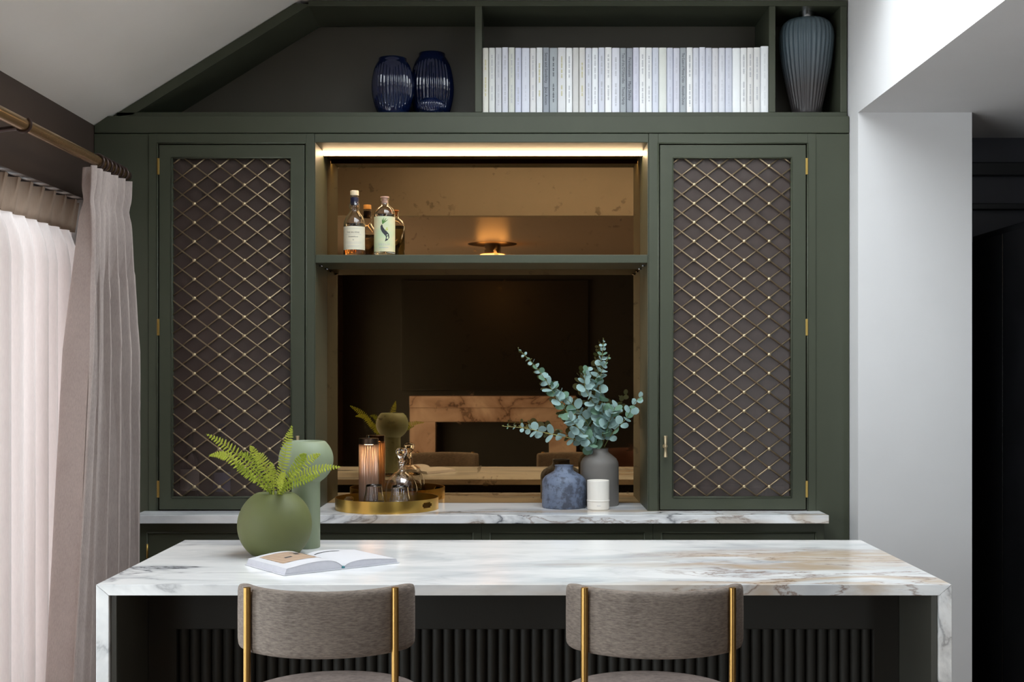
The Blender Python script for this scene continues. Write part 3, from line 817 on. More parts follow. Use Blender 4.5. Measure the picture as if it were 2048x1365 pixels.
e7 = [100, 187, 275, 366, 455, 545, 635, 747, 835, 925, 1015, 1127, 1242, 1332, 1420, 1507, 1595, 1685, 1773, 1868, 1980]
e8 = [20, 107, 195, 285, 373, 463, 572, 660, 750, 840, 928, 1013, 1100, 1188, 1280, 1370, 1467, 1578, 1668, 1757, 1850, 1960]
edges = [950+v*300/2048 for v in e7]+[1250+v*300/2048 for v in e8]
CR, LG, LV, LB, WH, GY, WG, TH = 'cream', 'light grey', 'lavender', 'pale blue-lavender', 'white', 'slate grey', 'warm grey', 'thick'
spec = [(CR, (206, 204, 190), 'y'), (LG, (205, 208, 205), 'f'), (LG, (196, 198, 206), 'f'), (LV, (200, 202, 216), 'f'), (LG, (198, 200, 192), 'f'), (LB, (194, 200, 222), 'f'),
        (LB, (206, 210, 226), '-'), (LG, (210, 210, 210), 'f'), (LG, (216, 218, 220), 'y'), (GY, (142, 150, 162), 'Sense and Sensibility    Jane Austen'), (GY, (158, 168, 174), 'd'),
        (LG, (214, 215, 218), 'y'), (WH, (230, 233, 234), 'f'), (WG, (202, 201, 198), ''), (WG, (213, 212, 208), 'y'), (LV, (208, 213, 226), 'f'), (WH, (228, 233, 238), 'f'),
        (LV, (202, 206, 222), 'f'), (WH, (233, 235, 234), 'f'), (LV, (216, 220, 232), 'f'), (GY, (158, 166, 174), "Tess of the D'Urbervilles    Thomas Hardy"), (GY, (150, 157, 168), 'Frankenstein    Mary Shelley'),
        (LV, (204, 206, 226), '-'), (WH, (233, 235, 235), 'f'), (WH, (230, 232, 234), 'f'), (LB, (206, 212, 230), '-'), (CR, (220, 224, 215), ''), (LV, (204, 208, 226), '-'),
        (LV, (208, 209, 225), '-'), (GY, (162, 170, 178), 'The Count of Monte Cristo    Alexandre Dumas'), (WH, (234, 236, 236), 'f'), (LV, (207, 212, 226), '-'), (LV, (214, 217, 232), '-'),
        (LV, (203, 207, 224), '-'), (LG, (214, 214, 219), '-'), (LV, (214, 216, 228), '-'), (LV, (203, 207, 224), '-'), (WH, (236, 240, 241), ''), (WH, (230, 232, 232), 'f'),
        (WG, (222, 221, 218), 'f'), (WG, (219, 218, 217), 'f'), (WH, (226, 228, 233), '-')]
YS = 5.437
for i, (cname, rgb, txt) in enumerate(spec):
    x0, x1 = PX(edges[i], YS)+.0012, PX(edges[i+1], YS)-.0012
    lift = .0
    ztop_b = PZ(95.5, YS)+rnd.uniform(-.0012, .0015)+(.0035 if i == 32 else .002 if i == 40 else 0)
    ys = YS+rnd.uniform(-.002, .003)
    if i == 41: ys, ztop_b = YS-.006, PZ(93, YS)
    h = ztop_b-ZB; w = x1-x0; wide = w > .030
    if len(txt) > 1:
        lab = {'Se': 'slate grey book titled Sense and Sensibility in the shelf row', 'Te': "slate grey book titled Tess of the D'Urbervilles in the shelf row", 'Fr': 'slate grey book titled Frankenstein in the shelf row', 'Th': 'slate grey book titled The Count of Monte Cristo in the shelf row'}[txt[:2]]
    else:
        lab = ('thick ' if wide else 'slim ')+cname+' book '+{'y': 'with faint yellow spine lettering', 'f': 'with small grey spine lettering', '-': 'with barely visible spine lettering', '': 'with a blank spine', 'd': 'with dark capital spine lettering'}[txt]+' in the shelf row'
    if len(txt) <= 1:
        TT = {9: 'Sense and Sensibility', 20: 'Tess', 21: 'Frankenstein', 29: 'Monte Cristo'}
        near = min(TT, key=lambda q: abs(q-i)); nn = abs(near-i)
        lab = ('thick ' if wide else 'slim ')+cname+' book, '+('next' if nn == 1 else ORD[nn]+' along')+' from the '+TT[near]+' book towards the '+('blue vases' if i < near else 'smoky vase')
    t = thing('book', lab, 'book', ((x0+x1)/2, ys, ZB), 'pale books in the upper shelf row')
    cx = (x0+x1)/2
    def cover(b):
        n = 8; pts = []
        for k in range(n+1):
            a = math.pi*k/n; pts.append((cx-w/2*math.cos(a), ys+.004-.004*math.sin(a)))
        pts += [(x1, ys+.185), (x1-.0025, ys+.185), (x1-.0025, ys+.006), (x0+.0025, ys+.006), (x0+.0025, ys+.185), (x0, ys+.185)]
        prism(b, pts, 'z', ZB, ZB+h)
    prt('cover', book_mat(rgb), t, cover, auto=50)
    prt('page_block', 'pages', t, lambda b: box(b, x0+.0028, x1-.0028, ys+.008, ys+.181, ZB+.003, ZB+h-.003))
    if len(txt) > 1:
        me = text_mesh(txt, .0165, 'ink_black'); sc_ = min(1, h*.80/(max(v.co.x for v in me.vertices)-min(v.co.x for v in me.vertices)))
        o = bpy.data.objects.new('spine_lettering', me); COL.objects.link(o); o.parent = t
        o.location = (0, -.0004, h*.52); o.rotation_euler = (math.pi/2, math.pi/2, 0); o.scale = (sc_, 1, 1)
    elif txt in ('y', 'f', 'd', '-'):
        # lettering too small to read in the photograph: short runs of strokes
        b = B(); r2 = random.Random(i*13+5); z = h*(.90-.06*r2.random()); end = h*(.10+.1*r2.random())
        if txt == 'y': z, end = h*(.62+.25*r2.random()), h*.25
        gap = .45+.15*r2.random()
        while z > end:
            wl = r2.uniform(.010, .030)
            if abs(z/h-gap) < .07: z -= .028; gap = -9; continue
            zz = z
            while zz > max(z-wl, end):
                s = r2.uniform(.0012, .0026); hw = r2.uniform(.0022, .0036)
                box(b, cx-hw, cx+hw, ys-.0004, ys+.0004, ZB+zz-s, ZB+zz); zz -= s+.0011
            z -= wl+.006
        o = obj('spine_lettering', b, {'y': 'ink_yellow', 'f': 'ink_faint', 'd': 'ink', '-': book_mat(tuple(int(c*.93) for c in rgb))}[txt], t); o['kind'] = 'stuff'

# ================================================================== BOTTLES ON THE NICHE SHELF
def bottle(name, label, px, D, z0, prof, wall, glassmat, grp=None, cat='bottle'):
    t = thing(name, label, cat, (PX(px, D), D, z0+.0005), grp)
    x = PX(px, D); z0 += .0005
    inner = [(max(r-wall, .001), z) for r, z in prof if z > .012]
    pr = [(0, 0)]+prof+inner[::-1]+[(0, .012)]
    b = B(); lathe(b, pr, x, D, z0, 56); obj('glass_body', b, glassmat, t, auto=50)
    return t, x, z0
def curved(b, x, D, z0, r, a0, a1, za, zb, n=28):
    """sheet wrapped round a bottle; angle 0 faces the camera"""
    A = []; C = []
    for i in range(n+1):
        a = a0+(a1-a0)*i/n
        p = (x+r*math.sin(a), D-r*math.cos(a))
        A.append(b.verts.new((p[0], p[1], z0+za))); C.append(b.verts.new((p[0], p[1], z0+zb)))
    for i in range(n): b.faces.new([A[i], A[i+1], C[i+1], C[i]])
def wrap_text(parent, body, size, mat, x, D, z, r, spacing=1.0):
    me = text_mesh(body, size, mat, spacing); off = rootloc(parent)
    for v in me.vertices:
        a = v.co.x/r; zz = v.co.y
        v.co = Vector((x+r*math.sin(a), D-r*math.cos(a), z+zz))-off
    o = bpy.data.objects.new('lettering', me); COL.objects.link(o); o.parent = parent; return o
Db = 5.50; R1 = .0475; H1 = PZ(382, Db)-zsh
t, x, z0 = bottle('whisky_bottle', 'whisky bottle with cream label, navy neck foil and pale stopper', 709, Db, zsh,
    [(R1-.004, 0), (R1, .006), (R1, .135), (R1*.97, .152), (R1*.82, .172), (R1*.55, .190), (.0215, .198), (.0185, .206), (.0235, .216), (.0240, .228), (.0195, .238), (.0175, .245), (.0175, H1-.030), (.0195, H1-.028), (.0195, H1-.022), (.0170, H1-.022)], .0028, 'glass')
b = B(); lathe(b, [(0, .0125), (R1-.0032, .0125), (R1-.0032, .045), (0, .045)], x, Db, z0, 48); obj('whisky', b, 'whisky', t, auto=50)
b = B(); lathe(b, [(0, H1-.0215), (.0188, H1-.0215), (.0188, H1-.002), (.0170, H1), (0, H1)], x, Db, z0, 32); obj('stopper', b, 'cap_cream', t, auto=50)
b = B(); curved(b, x, Db, z0, .0183, -math.pi, math.pi, H1-.062, H1-.0305, 32); obj('neck_foil', b, 'navy_foil', t, smooth=True)
b = B(); curved(b, x, Db, z0, R1+.0005, -1.35, 1.35, .028, .130); lab = obj('paper_label', b, 'label_cream', t, smooth=True)
rl = R1+.0010
wrap_text(lab, 'THE BALVENIE', .0085, 'ink_black', x, Db, z0+.103, rl, 1.05)
wrap_text(lab, 'DoubleWood', .0075, 'ink', x, Db, z0+.084, rl)
wrap_text(lab, '12', .0085, 'ink', x, Db, z0+.070, rl)
b = B()
for zz, hw in ((.119, .9), (.094, .75), (.060, .8), (.055, .75), (.044, .6), (.039, .5)): curved(b, x, Db, z0, rl, -hw, hw, zz, zz+.0008, 16)
obj('printed_lines', b, 'ink_faint', lab)
Db2 = 5.505; R2 = .0465; H2 = PZ(394, Db2)-zsh
t, x, z0 = bottle('spirit_bottle', 'clear spirit bottle with tall pale green label and plant emblem', 769.5, Db2, zsh,
    [(R2-.003, 0), (R2, .006), (R2, .182), (R2*.96, .198), (R2*.80, .213), (R2*.55, .222), (.0185, .228), (.0170, .236), (.0170, H2-.018), (.0200, H2-.016), (.0200, H2-.006), (.0160, H2-.006)], .0026, 'glass')
b = B(); lathe(b, [(0, H2-.028), (.0135, H2-.028), (.0135, H2-.0055), (.0195, H2-.0055), (.0190, H2), (0, H2)], x, Db2, z0, 32); obj('stopper', b, 'cap_pink', t, auto=50)
b = B(); lathe(b, [(0, .0125), (R2-.003, .0125), (R2-.003, .020), (0, .020)], x, Db2, z0, 48); obj('spirit', b, 'liquid', t, auto=50)
b = B(); curved(b, x, Db2, z0, R2+.0005, -1.42, 1.42, .020, .174); lab = obj('paper_label', b, 'label_green', t, smooth=True)
rl = R2+.0010
wrap_text(lab, 'SEEDLIP', .0120, 'ink_faint', x, Db2, z0+.050, rl, 1.35)
b = B()
for zz, hw in ((.036, .45),): curved(b, x, Db2, z0, rl, -hw, hw, zz, zz+.0020, 16)
obj('printed_lines', b, 'ink_faint', lab)
def blob(name, mat, pts, widths, lift=.0):
    """flat printed stroke: centre line in label millimetres, wrapped on the bottle"""
    b = B(); Lq, Rq = [], []
    for i, (u, v) in enumerate(pts):
        p0 = Vector(pts[max(0, i-1)]); p1 = Vector(pts[min(len(pts)-1, i+1)]); d = (p1-p0).normalized(); n = Vector((-d.y, d.x))*widths[i]
        for lst, s in ((Lq, 1), (Rq, -1)):
            q = Vector((u, v))+n*s; a = q.x/1000/rl
            lst.append(b.verts.new((x+(rl+lift)*math.sin(a), Db2-(rl+lift)*math.cos(a), z0+q.y/1000)))
    for i in range(len(pts)-1): b.faces.new([Lq[i], Lq[i+1], Rq[i+1], Rq[i]])
    obj(name, b, mat, lab)
blob('emblem', 'ink', [(-7, 137), (-9, 130), (-7, 120), (-1, 110), (8, 101), (16, 92), (18, 82), (13, 72), (6, 64)], [2, 5, 7, 8, 9, 9, 8, 5, .5])
for k, (u, v) in enumerate(((-6, 164), (2, 168), (12, 166), (20, 160), (6, 158))):
    blob('emblem_leaf', 'tick_green', [(-5, 140), ((u-5)/2, (v+142)/2), (u, v)], [1.2, 2.2, .3], .0003)
for u, v in ((14, 122), (10, 114), (17, 116)): blob('emblem_leaf', 'tick_lime', [(u-3, v-3), (u, v), (u+3, v+3)], [.5, 2.4, .5], .0003)

# bottles and glasses standing inside the lattice cabinets
zc = CT+.0195
Dq = 5.58; x = PX(380, Dq); hq = PZ(865, Dq)-zc
t = thing('wine_bottle', 'dark wine bottle with white label behind the lattice door', 'bottle', (x, Dq, zc))
b = B(); lathe(b, [(0, 0), (.040, 0), (.042, .006), (.042, .185), (.036, .212), (.018, .232), (.0145, .245), (.0145, hq), (0, hq)], x, Dq, zc, 40); obj('glass_body', b, 'dark_bottle', t, auto=50)
b = B(); curved(b, x, Dq, zc, .0425, -1.5, 1.5, .055, .150); obj('paper_label', b, 'label_white', t, smooth=True)
x = PX(444, Dq); hq = PZ(848, Dq)-zc
t = thing('gin_bottle', 'clear bottle with blue label and blue capsule behind the lattice door', 'bottle', (x, Dq, zc))
b = B(); lathe(b, [(0, 0), (.036, 0), (.038, .006), (.038, .20), (.030, .225), (.0155, .240), (.0145, .26), (.0145, hq-.055), (.012, hq-.055), (0, hq-.055)], x, Dq, zc, 40); obj('glass_body', b, 'clear_pane', t, auto=50)
b = B(); lathe(b, [(0, hq-.0545), (.0165, hq-.0545), (.0165, hq), (0, hq)], x, Dq, zc, 28); obj('capsule', b, 'blue_bottle', t, auto=50)
b = B(); curved(b, x, Dq, zc, .0385, -1.5, 1.5, .05, .135); obj('paper_label', b, 'label_blue', t, smooth=True)
def tumbler_mesh(h, r0, r1, wall=.002, base=.014, round_=False):
    pr = [(0, 0), (r0*.9, 0), (r0, .004)]
    n = 10
    for i in range(1, n+1):
        tq = i/n
        rr = r0+(r1-r0)*tq+(.0035*math.sin(math.pi*min(1, tq*1.6)) if round_ else 0)
        pr.append((rr, .004+(h-.004)*tq))
    inn = [(r-wall, z) for r, z in pr[3:] if z > base+.004][::-1]
    pr += inn+[(inn[-1][0]*.85, base+.002), (0, base)]
    b = B(); lathe(b, pr, 0, 0, 0, 48); return mesh_of('glass_tumbler', b, 'glass', smooth=True)
TUM = tumbler_mesh(.075, .034, .037)
for px, D, wh in ((1412, 5.56, 'fourth from'), (1462, 5.62, 'third from'), (1512, 5.56, 'second from'), (1552, 5.62, 'closest to')):
    o = bpy.data.objects.new('glass_tumbler', TUM); COL.objects.link(o); o.location = (PX(px, D), D, zc)
    tag(o, 'small clear glass behind the lattice door, '+wh+' the hinges beside the pier', 'glass', 'glasses inside the lattice cabinet')

# ================================================================== TRAY GROUP ON THE WORKTOP
Dt = 5.495; xt_ = PX(774, Dt); RT = .226
tr = thing('tray', 'round polished brass tray with oval handle cut-out', 'tray', (xt_, Dt, CT+.0005))
b = B(); lathe(b, [(0, 0), (RT-.001, 0), (RT-.001, .004), (0, .004)], xt_, Dt, CT+.0005, 96); obj('base', b, 'brass', tr, auto=40)
b = B(); lathe(b, [(0, .0042), (RT-.004, .0042), (RT-.004, .0055), (0, .0055)], xt_, Dt, CT+.0005, 96); obj('mirror_plate', b, 'mirror_plate', tr, auto=40)
b = B()
nseg = 240; hz0, hz1 = .016, .040; za, zb_ = .0001, .052
slots = [math.radians(-90+56), math.radians(90+56)]
def rim_pt(a, z, r): return (xt_+r*math.cos(a), Dt+r*math.sin(a), CT+.0005+z)
zr = [za, hz0, .022, .028, .034, hz1, .046, zb_]
def in_slot(a, z0_, z1_):
    zc_ = (z0_+z1_)/2
    for s in slots:
        d = (a-s+math.pi) % (2*math.pi)-math.pi
        if ((d*RT)/.034)**2+((zc_-.028)/.0125)**2 < 1: return True
    return False
vv = {}
def gv(i, k, r):
    key = (i % nseg, k, r)
    if key not in vv: vv[key] = b.verts.new(rim_pt(2*math.pi*(i % nseg)/nseg, zr[k], r))
    return vv[key]
ro, ri = RT, RT-.003
keep = {(i, k): not in_slot(2*math.pi*(i+.5)/nseg, zr[k], zr[k+1]) for i in range(nseg) for k in range(len(zr)-1)}
for (i, k), ok in keep.items():
    if not ok: continue
    b.faces.new([gv(i, k, ro), gv(i+1, k, ro), gv(i+1, k+1, ro), gv(i, k+1, ro)])
    b.faces.new([gv(i+1, k, ri), gv(i, k, ri), gv(i, k+1, ri), gv(i+1, k+1, ri)])
    def side(i0, k0, i1, k1): b.faces.new([gv(i0, k0, ro), gv(i1, k1, ro), gv(i1, k1, ri), gv(i0, k0, ri)])
    if k == 0 or not keep[(i, k-1)]: side(i+1, k, i, k)
    if k == len(zr)-2 or not keep[(i, k+1)]: side(i, k+1, i+1, k+1)
    if not keep[((i-1) % nseg, k)]: side(i, k, i, k+1)
    if not keep[((i+1) % nseg, k)]: side(i+1, k+1, i+1, k)
obj('rim', b, 'brass', tr, auto=40)
ZTR = CT+.0065
# portable ribbed-glass lamp
Dl = 5.60; xl_ = PX(737.5, Dl); hl = PZ(877, Dl)-ZTR; RL = .0425
lm = thing('table_lamp', 'lit portable lamp with ribbed glass cylinder and bronze cap on the tray', 'lamp', (xl_, Dl, ZTR))
b = B(); lathe(b, [(0, 0), (RL+.001, 0), (RL+.001, .012), (0, .012)], xl_, Dl, ZTR, 48); obj('base', b, 'bronze', lm, auto=40)
nrib = 22
b = B(); lathe(b, [(RL, .0125), (RL, hl-.027), (RL-.0035, hl-.027), (RL-.0035, .0125), (RL, .0125)], xl_, Dl, ZTR, nrib*8, lambda a, z: 1+.055*math.cos(nrib*a)); obj('ribbed_shade', b, 'ribbed_glass', lm, smooth=True)
b = B(); lathe(b, [(0, hl-.0265), (RL+.001, hl-.0265), (RL+.001, hl-.001), (RL-.001, hl), (0, hl)], xl_, Dl, ZTR, 56); obj('cap', b, 'bronze', lm, auto=40)
b = B(); lathe(b, [(0, hl), (.002, hl), (.002, hl+.012), (0, hl+.013)], xl_, Dl, ZTR, 10); obj('switch_knob', b, 'chrome', lm)
b = B(); lathe(b, [(0, hl-.045), (.016, hl-.045), (.020, hl-.028), (0, hl-.028)], xl_, Dl, ZTR, 28); obj('light_source', b, 'lamp_glow', lm)
# decanter
Dd = 5.53; xd = PX(803, Dd)
dk = thing('decanter', 'round clear glass decanter with a glass stopper on the brass tray', 'decanter', (xd, Dd, ZTR))
out = [(.060, 0), (.066, .004), (.070, .020), (.072, .045), (.070, .075), (.062, .100), (.046, .121), (.028, .132), (.0175, .138), (.0150, .146), (.0150, .172), (.0185, .178)]
inn = [(.0150, .178), (.0118, .172), (.0118, .146), (.0140, .138), (.026, .1285), (.044, .117), (.059, .097), (.0665, .074), (.0685, .046), (.066, .026), (.050, .018), (0, .016)]
kz_ = 1.13; out = [(r, z*kz_) for r, z in out]; 
b = B(); lathe(b, [(0, 0)]+out, xd, Dd, ZTR, 64); obj('vessel', b, 'thin_glass', dk, smooth=True)
b = B(); lathe(b, [(0, .158), (.0095, .158), (.0112, .177), (.0100, .183), (.0110, .190), (.0220, .205), (.0260, .217), (.0240, .226), (.0150, .2325), (0, .2345)], xd, Dd, ZTR+.0015+.178*.13, 40); obj('stopper', b, 'glass', dk, smooth=True)
WT = tumbler_mesh(.104, .044, .034, .0022, .018, True)
for px, D, lab in ((748, 5.44, 'clear whisky tumbler in front of the ribbed lamp on the tray'), (800, 5.402, 'clear whisky tumbler in front of the decanter on the tray')):
    o = bpy.data.objects.new('whisky_tumbler', WT); COL.objects.link(o); o.location = (PX(px, D), D, ZTR); tag(o, lab, 'glass', 'tumblers on the brass tray')

# ================================================================== VASE GROUP ON THE WORKTOP
Z0 = CT+.0005
Dbv = 5.55; xb_ = PX(1128, Dbv); hb = .187; Rb = .0975
prof = [(0, 0), (Rb-.003, 0), (Rb, .006), (Rb*1.005, .06), (Rb, .112), (Rb*.97, .124), (Rb*.86, .138), (Rb*.62, .152), (Rb*.46, .161), (Rb*.415, .170), (Rb*.41, hb-.004), (Rb*.43, hb), (Rb*.36, hb), (Rb*.35, hb-.03), (0, hb-.05)]
b = B(); lathe(b, prof, xb_, Dbv, Z0, 64)
single('blue_stone_vase', b, 'blue_stone', (xb_, Dbv, Z0), 'squat mottled blue stone vase with a short neck next to the candle', 'vase', auto=60)
Dg = 5.642; xg = PX(1199, Dg); Rg = .0865; hg = PZ(897, Dg)-Z0
prof = [(0, 0), (Rb*0+Rg-.003, 0), (Rg, .006), (Rg, hg*.70), (Rg*.98, hg*.755), (Rg*.88, hg*.82), (Rg*.64, hg*.885), (Rg*.50, hg*.92), (Rg*.45, hg*.95), (Rg*.46, hg*.985), (Rg*.48, hg), (Rg*.40, hg), (Rg*.38, hg-.03), (Rg*.38, hg-.06), (0, hg-.075)]
b = B(); lathe(b, prof, xg, Dg, Z0, 64)
single('grey_vase', b, 'grey_vase', (xg, Dg, Z0), 'tall matt grey vase holding the eucalyptus branches', 'vase', auto=60)
Dc = 5.466; xc = PX(1196.5, Dc); hc = .1275; Rc = .0485
cn = thing('candle_jar', 'white ceramic candle jar with a raised band, beside the blue vase', 'candle', (xc, Dc, Z0))
b = B(); lathe(b, [(0, 0), (Rc-.002, 0), (Rc, .003), (Rc, .0045), (Rc, .0350), (Rc, .036), (Rc+.0014, .0372), (Rc+.0014, .0410), (Rc, .0422), (Rc, .0435), (Rc, hc-.004), (Rc, hc-.002), (Rc-.001, hc), (Rc-.003, hc), (Rc-.004, hc-.002), (Rc-.004, hc-.03), (0, hc-.03)], xc, Dc, Z0, 64); obj('jar', b, 'candle', cn, auto=50)
b = B(); lathe(b, [(0, hc-.0298), (Rc-.0045, hc-.0298), (Rc-.0045, hc-.024), (0, hc-.024)], xc, Dc, Z0, 40); obj('wax', b, 'wax', cn, auto=40)
b = B()
for k in range(12):
    a = -.17+k*.03; curved(b, xc, Dc, Z0, Rc+.0004, a, a+.018, .018, .0205 if k % 3 else .0215, 2)
obj('lettering', b, 'ink_faint', cn)

# eucalyptus branches
eu = thing('eucalyptus', 'blue-green eucalyptus branches with round leaves in the grey vase', 'plant', (xg, Dg, Z0+.19))
lb = B()
n = 10
rim = []; c0 = lb.verts.new((0, .46, .05))
for k in range(n):
    a = 2*math.pi*k/n
    x_, y_ = .46*math.sin(a), .46-.5*math.cos(a)
    if k == 0: y_ = -.06
    rim.append(lb.verts.new((x_, y_, .13*abs(x_)**1.5*2+.05*(y_-.4)**2)))
for k in range(n): lb.faces.new([c0, rim[k], rim[(k+1) % n]])
for v in lb.verts: v.co.z -= .03
lb2 = lb.copy()
LEAF = mesh_of('leaf', lb, 'euc', smooth=True); LEAF2 = mesh_of('leaf', lb2, 'euc_dark', smooth=True)
def spline(ctrl, n):
    """Catmull-Rom through control points"""
    c = [Vector(p) for p in ctrl]; c = [2*c[0]-c[1]]+c+[2*c[-1]-c[-2]]; res = []
    m = len(c)-3
    for i in range(n+1):
        s = i/n*m; k = min(int(s), m-1); u = s-k
        p0, p1, p2, p3 = c[k:k+4]
        res.append(.5*((2*p1)+(-p0+p2)*u+(2*p0-5*p1+4*p2-p3)*u*u+(-p0+3*p1-3*p2+p3)*u**3))
    return res
def eu_branch(ctrl, pairs, size, start=.25, tip_sprig=True, stem='stem', seed=0, tipscale=.22):
    r = random.Random(seed)
    pts = spline([P(px, py, D) for px, py, D in ctrl], 36)
    b = B(); tube(b, pts, .0026, 6, lambda t: 1-.65*t)
    if tip_sprig:                                   # tiny needle leaves at the growing tip
        for q in range(5):
            p = pts[-1-2*q]; s = .004+.0022*q
            for k in range(4):
                a = r.uniform(0, 6.28); d = Vector((math.cos(a)*.9, math.sin(a)*.3, .6)).normalized()
                tube(b, [p, p+d*s*.6, p+d*s*1.5], .0011, 5, lambda t: 1-.8*t)
    br = obj('branch', b, stem, eu, smooth=True)
    for i in range(pairs):
        t = start+(1-start)*(i+.3)/pairs
        k = t*36; i0 = min(int(k), 35); p = pts[i0].lerp(pts[i0+1], k-i0); d = (pts[i0+1]-pts[i0]).normalized()
        tt_ = (t-start)/(1-start)
        s = size*(1.0 if tt_ < .5 else 1.0-(1-tipscale)*((tt_-.5)/.5)**.8)*r.uniform(.82, 1.12)
        phi = i*math.pi/2*1.05+r.uniform(-.4, .4)
        side = d.cross(Vector((0, 1, 0))).normalized(); dep = d.cross(side).normalized()
        for sg in (1, -1):
            ax = (side*math.cos(phi)+dep*math.sin(phi))*sg
            ydir = (ax*.85+d*.45+Vector((r.uniform(-.25, .25), r.uniform(-.25, .1), r.uniform(-.25, .25)))).normalized()
            nrm = (Vector((0, -.75, .45))+d*.35+Vector((r.uniform(-.7, .7), r.uniform(-.5, .5), r.uniform(-.5, .5))))
            nrm = (nrm-ydir*nrm.dot(ydir)).normalized(); xd_ = ydir.cross(nrm)
            q = p+ydir*.003
            tipp = q+ydir*s
            if tipp.y > YM-.012 or q.y > YM-.012: continue
            M = Matrix((xd_, ydir, nrm)).transposed()
            inst('leaf', LEAF2 if r.random() < .18 else LEAF, br, q, M, s)
base = [(1197, 925, 5.642), (1196, 903, 5.642)]
eu_branch(base+[(1165, 868, 5.60), (1118, 802, 5.56), (1078, 742, 5.54), (1036, 697, 5.53)], 19, 0.0494, .28, seed=1)
eu_branch(base+[(1180, 855, 5.62), (1150, 815, 5.60), (1110, 778, 5.58), (1085, 750, 5.58)], 12, 0.0468, .35, seed=2, tipscale=.6, tip_sprig=False)
eu_branch([(1199, 925, 5.642), (1201, 903, 5.642), (1206, 850, 5.60), (1190, 780, 5.58), (1203, 722, 5.58), (1207, 678, 5.58)], 17, 0.0494, .30, seed=3, tipscale=.28)
eu_branch([(1200, 925, 5.642), (1202, 903, 5.642), (1203, 840, 5.60), (1170, 775, 5.56), (1176, 735, 5.55)], 11, 0.0520, .38, seed=4, tipscale=.4)
eu_branch([(1201, 925, 5.642), (1201, 903, 5.642), (1208, 840, 5.59), (1200, 760, 5.55), (1218, 712, 5.54)], 13, 0.0468, .35, seed=5, tipscale=.25)
eu_branch([(1195, 925, 5.642), (1193, 903, 5.642), (1150, 880, 5.58), (1090, 866, 5.53), (1050, 857, 5.50), (1006, 853, 5.49)], 11, 0.0442, .26, stem='sprig', seed=6, tipscale=.12)
eu_branch([(1203, 925, 5.642), (1205, 903, 5.642), (1224, 868, 5.58), (1252, 838, 5.48), (1268, 808, 5.40), (1284, 792, 5.35)], 8, 0.0403, .34, seed=7, tipscale=.6, tip_sprig=False)
eu_branch([(1202, 925, 5.642), (1203, 903, 5.642), (1212, 865, 5.59), (1224, 830, 5.55), (1232, 812, 5.54)], 8, 0.0494, .40, seed=8, tipscale=.7, tip_sprig=False)
eu_branch([(1198, 925, 5.642), (1196, 903, 5.642), (1178, 880, 5.58), (1150, 850, 5.53), (1136, 835, 5.52)], 8, 0.0520, .30, seed=9, tipscale=.8, tip_sprig=False)

# ================================================================== ISLAND TOP: VASES, FERN, BOOK
Zi = CT+.0005
Ds = 4.115; xs_ = PX(549.5, Ds); Rs = .1215
sv = []
for i in range(33):
    th = math.radians(-52+i*(52+57)/32)
    sv.append((Rs*math.cos(th)*1.0, .0965+Rs*math.sin(th)))
zmouth = sv[-1][1]; rm_ = sv[-1][0]
prof = [(0, 0), (sv[0][0]-.004, 0)]+[(r, z) for r, z in sv]+[(rm_-.008, zmouth+.004), (rm_-.014, zmouth+.001), (rm_-.016, zmouth-.02), (rm_-.01, zmouth-.06), (0, zmouth-.08)]
b = B(); lathe(b, prof, xs_, Ds, Zi, 72)
single('round_vase', b, 'olive_vase', (xs_, Ds, Zi), 'round matt olive ball vase holding the fern on the island', 'vase', smooth=True)
Dm_ = 4.275; xm = PX(612, Dm_)
hm = PZ(880, Dm_)-Zi; Rm = .0930; zcm = hm-.068
prof = [(0, 0), (.046, 0), (.048, .003), (.048, zcm-.078)]
for i in range(25):
    th = math.radians(-57+i*(57+46)/24); prof.append((Rm*math.cos(th), zcm+Rm*.94*math.sin(th)))
prof = [p for k, p in enumerate(prof) if k < 4 or p[0] > .0485]
prof += [(prof[-1][0]-.004, prof[-1][1]+.001), (prof[-1][0]-.010, prof[-1][1]-.006), (.05, hm-.06), (0, hm-.08)]
b = B(); lathe(b, prof, xm, Dm_, Zi, 72)
single('mushroom_vase', b, 'sage_vase', (xm, Dm_, Zi), 'tall sage green vase with globe head on a straight column', 'vase', auto=50)

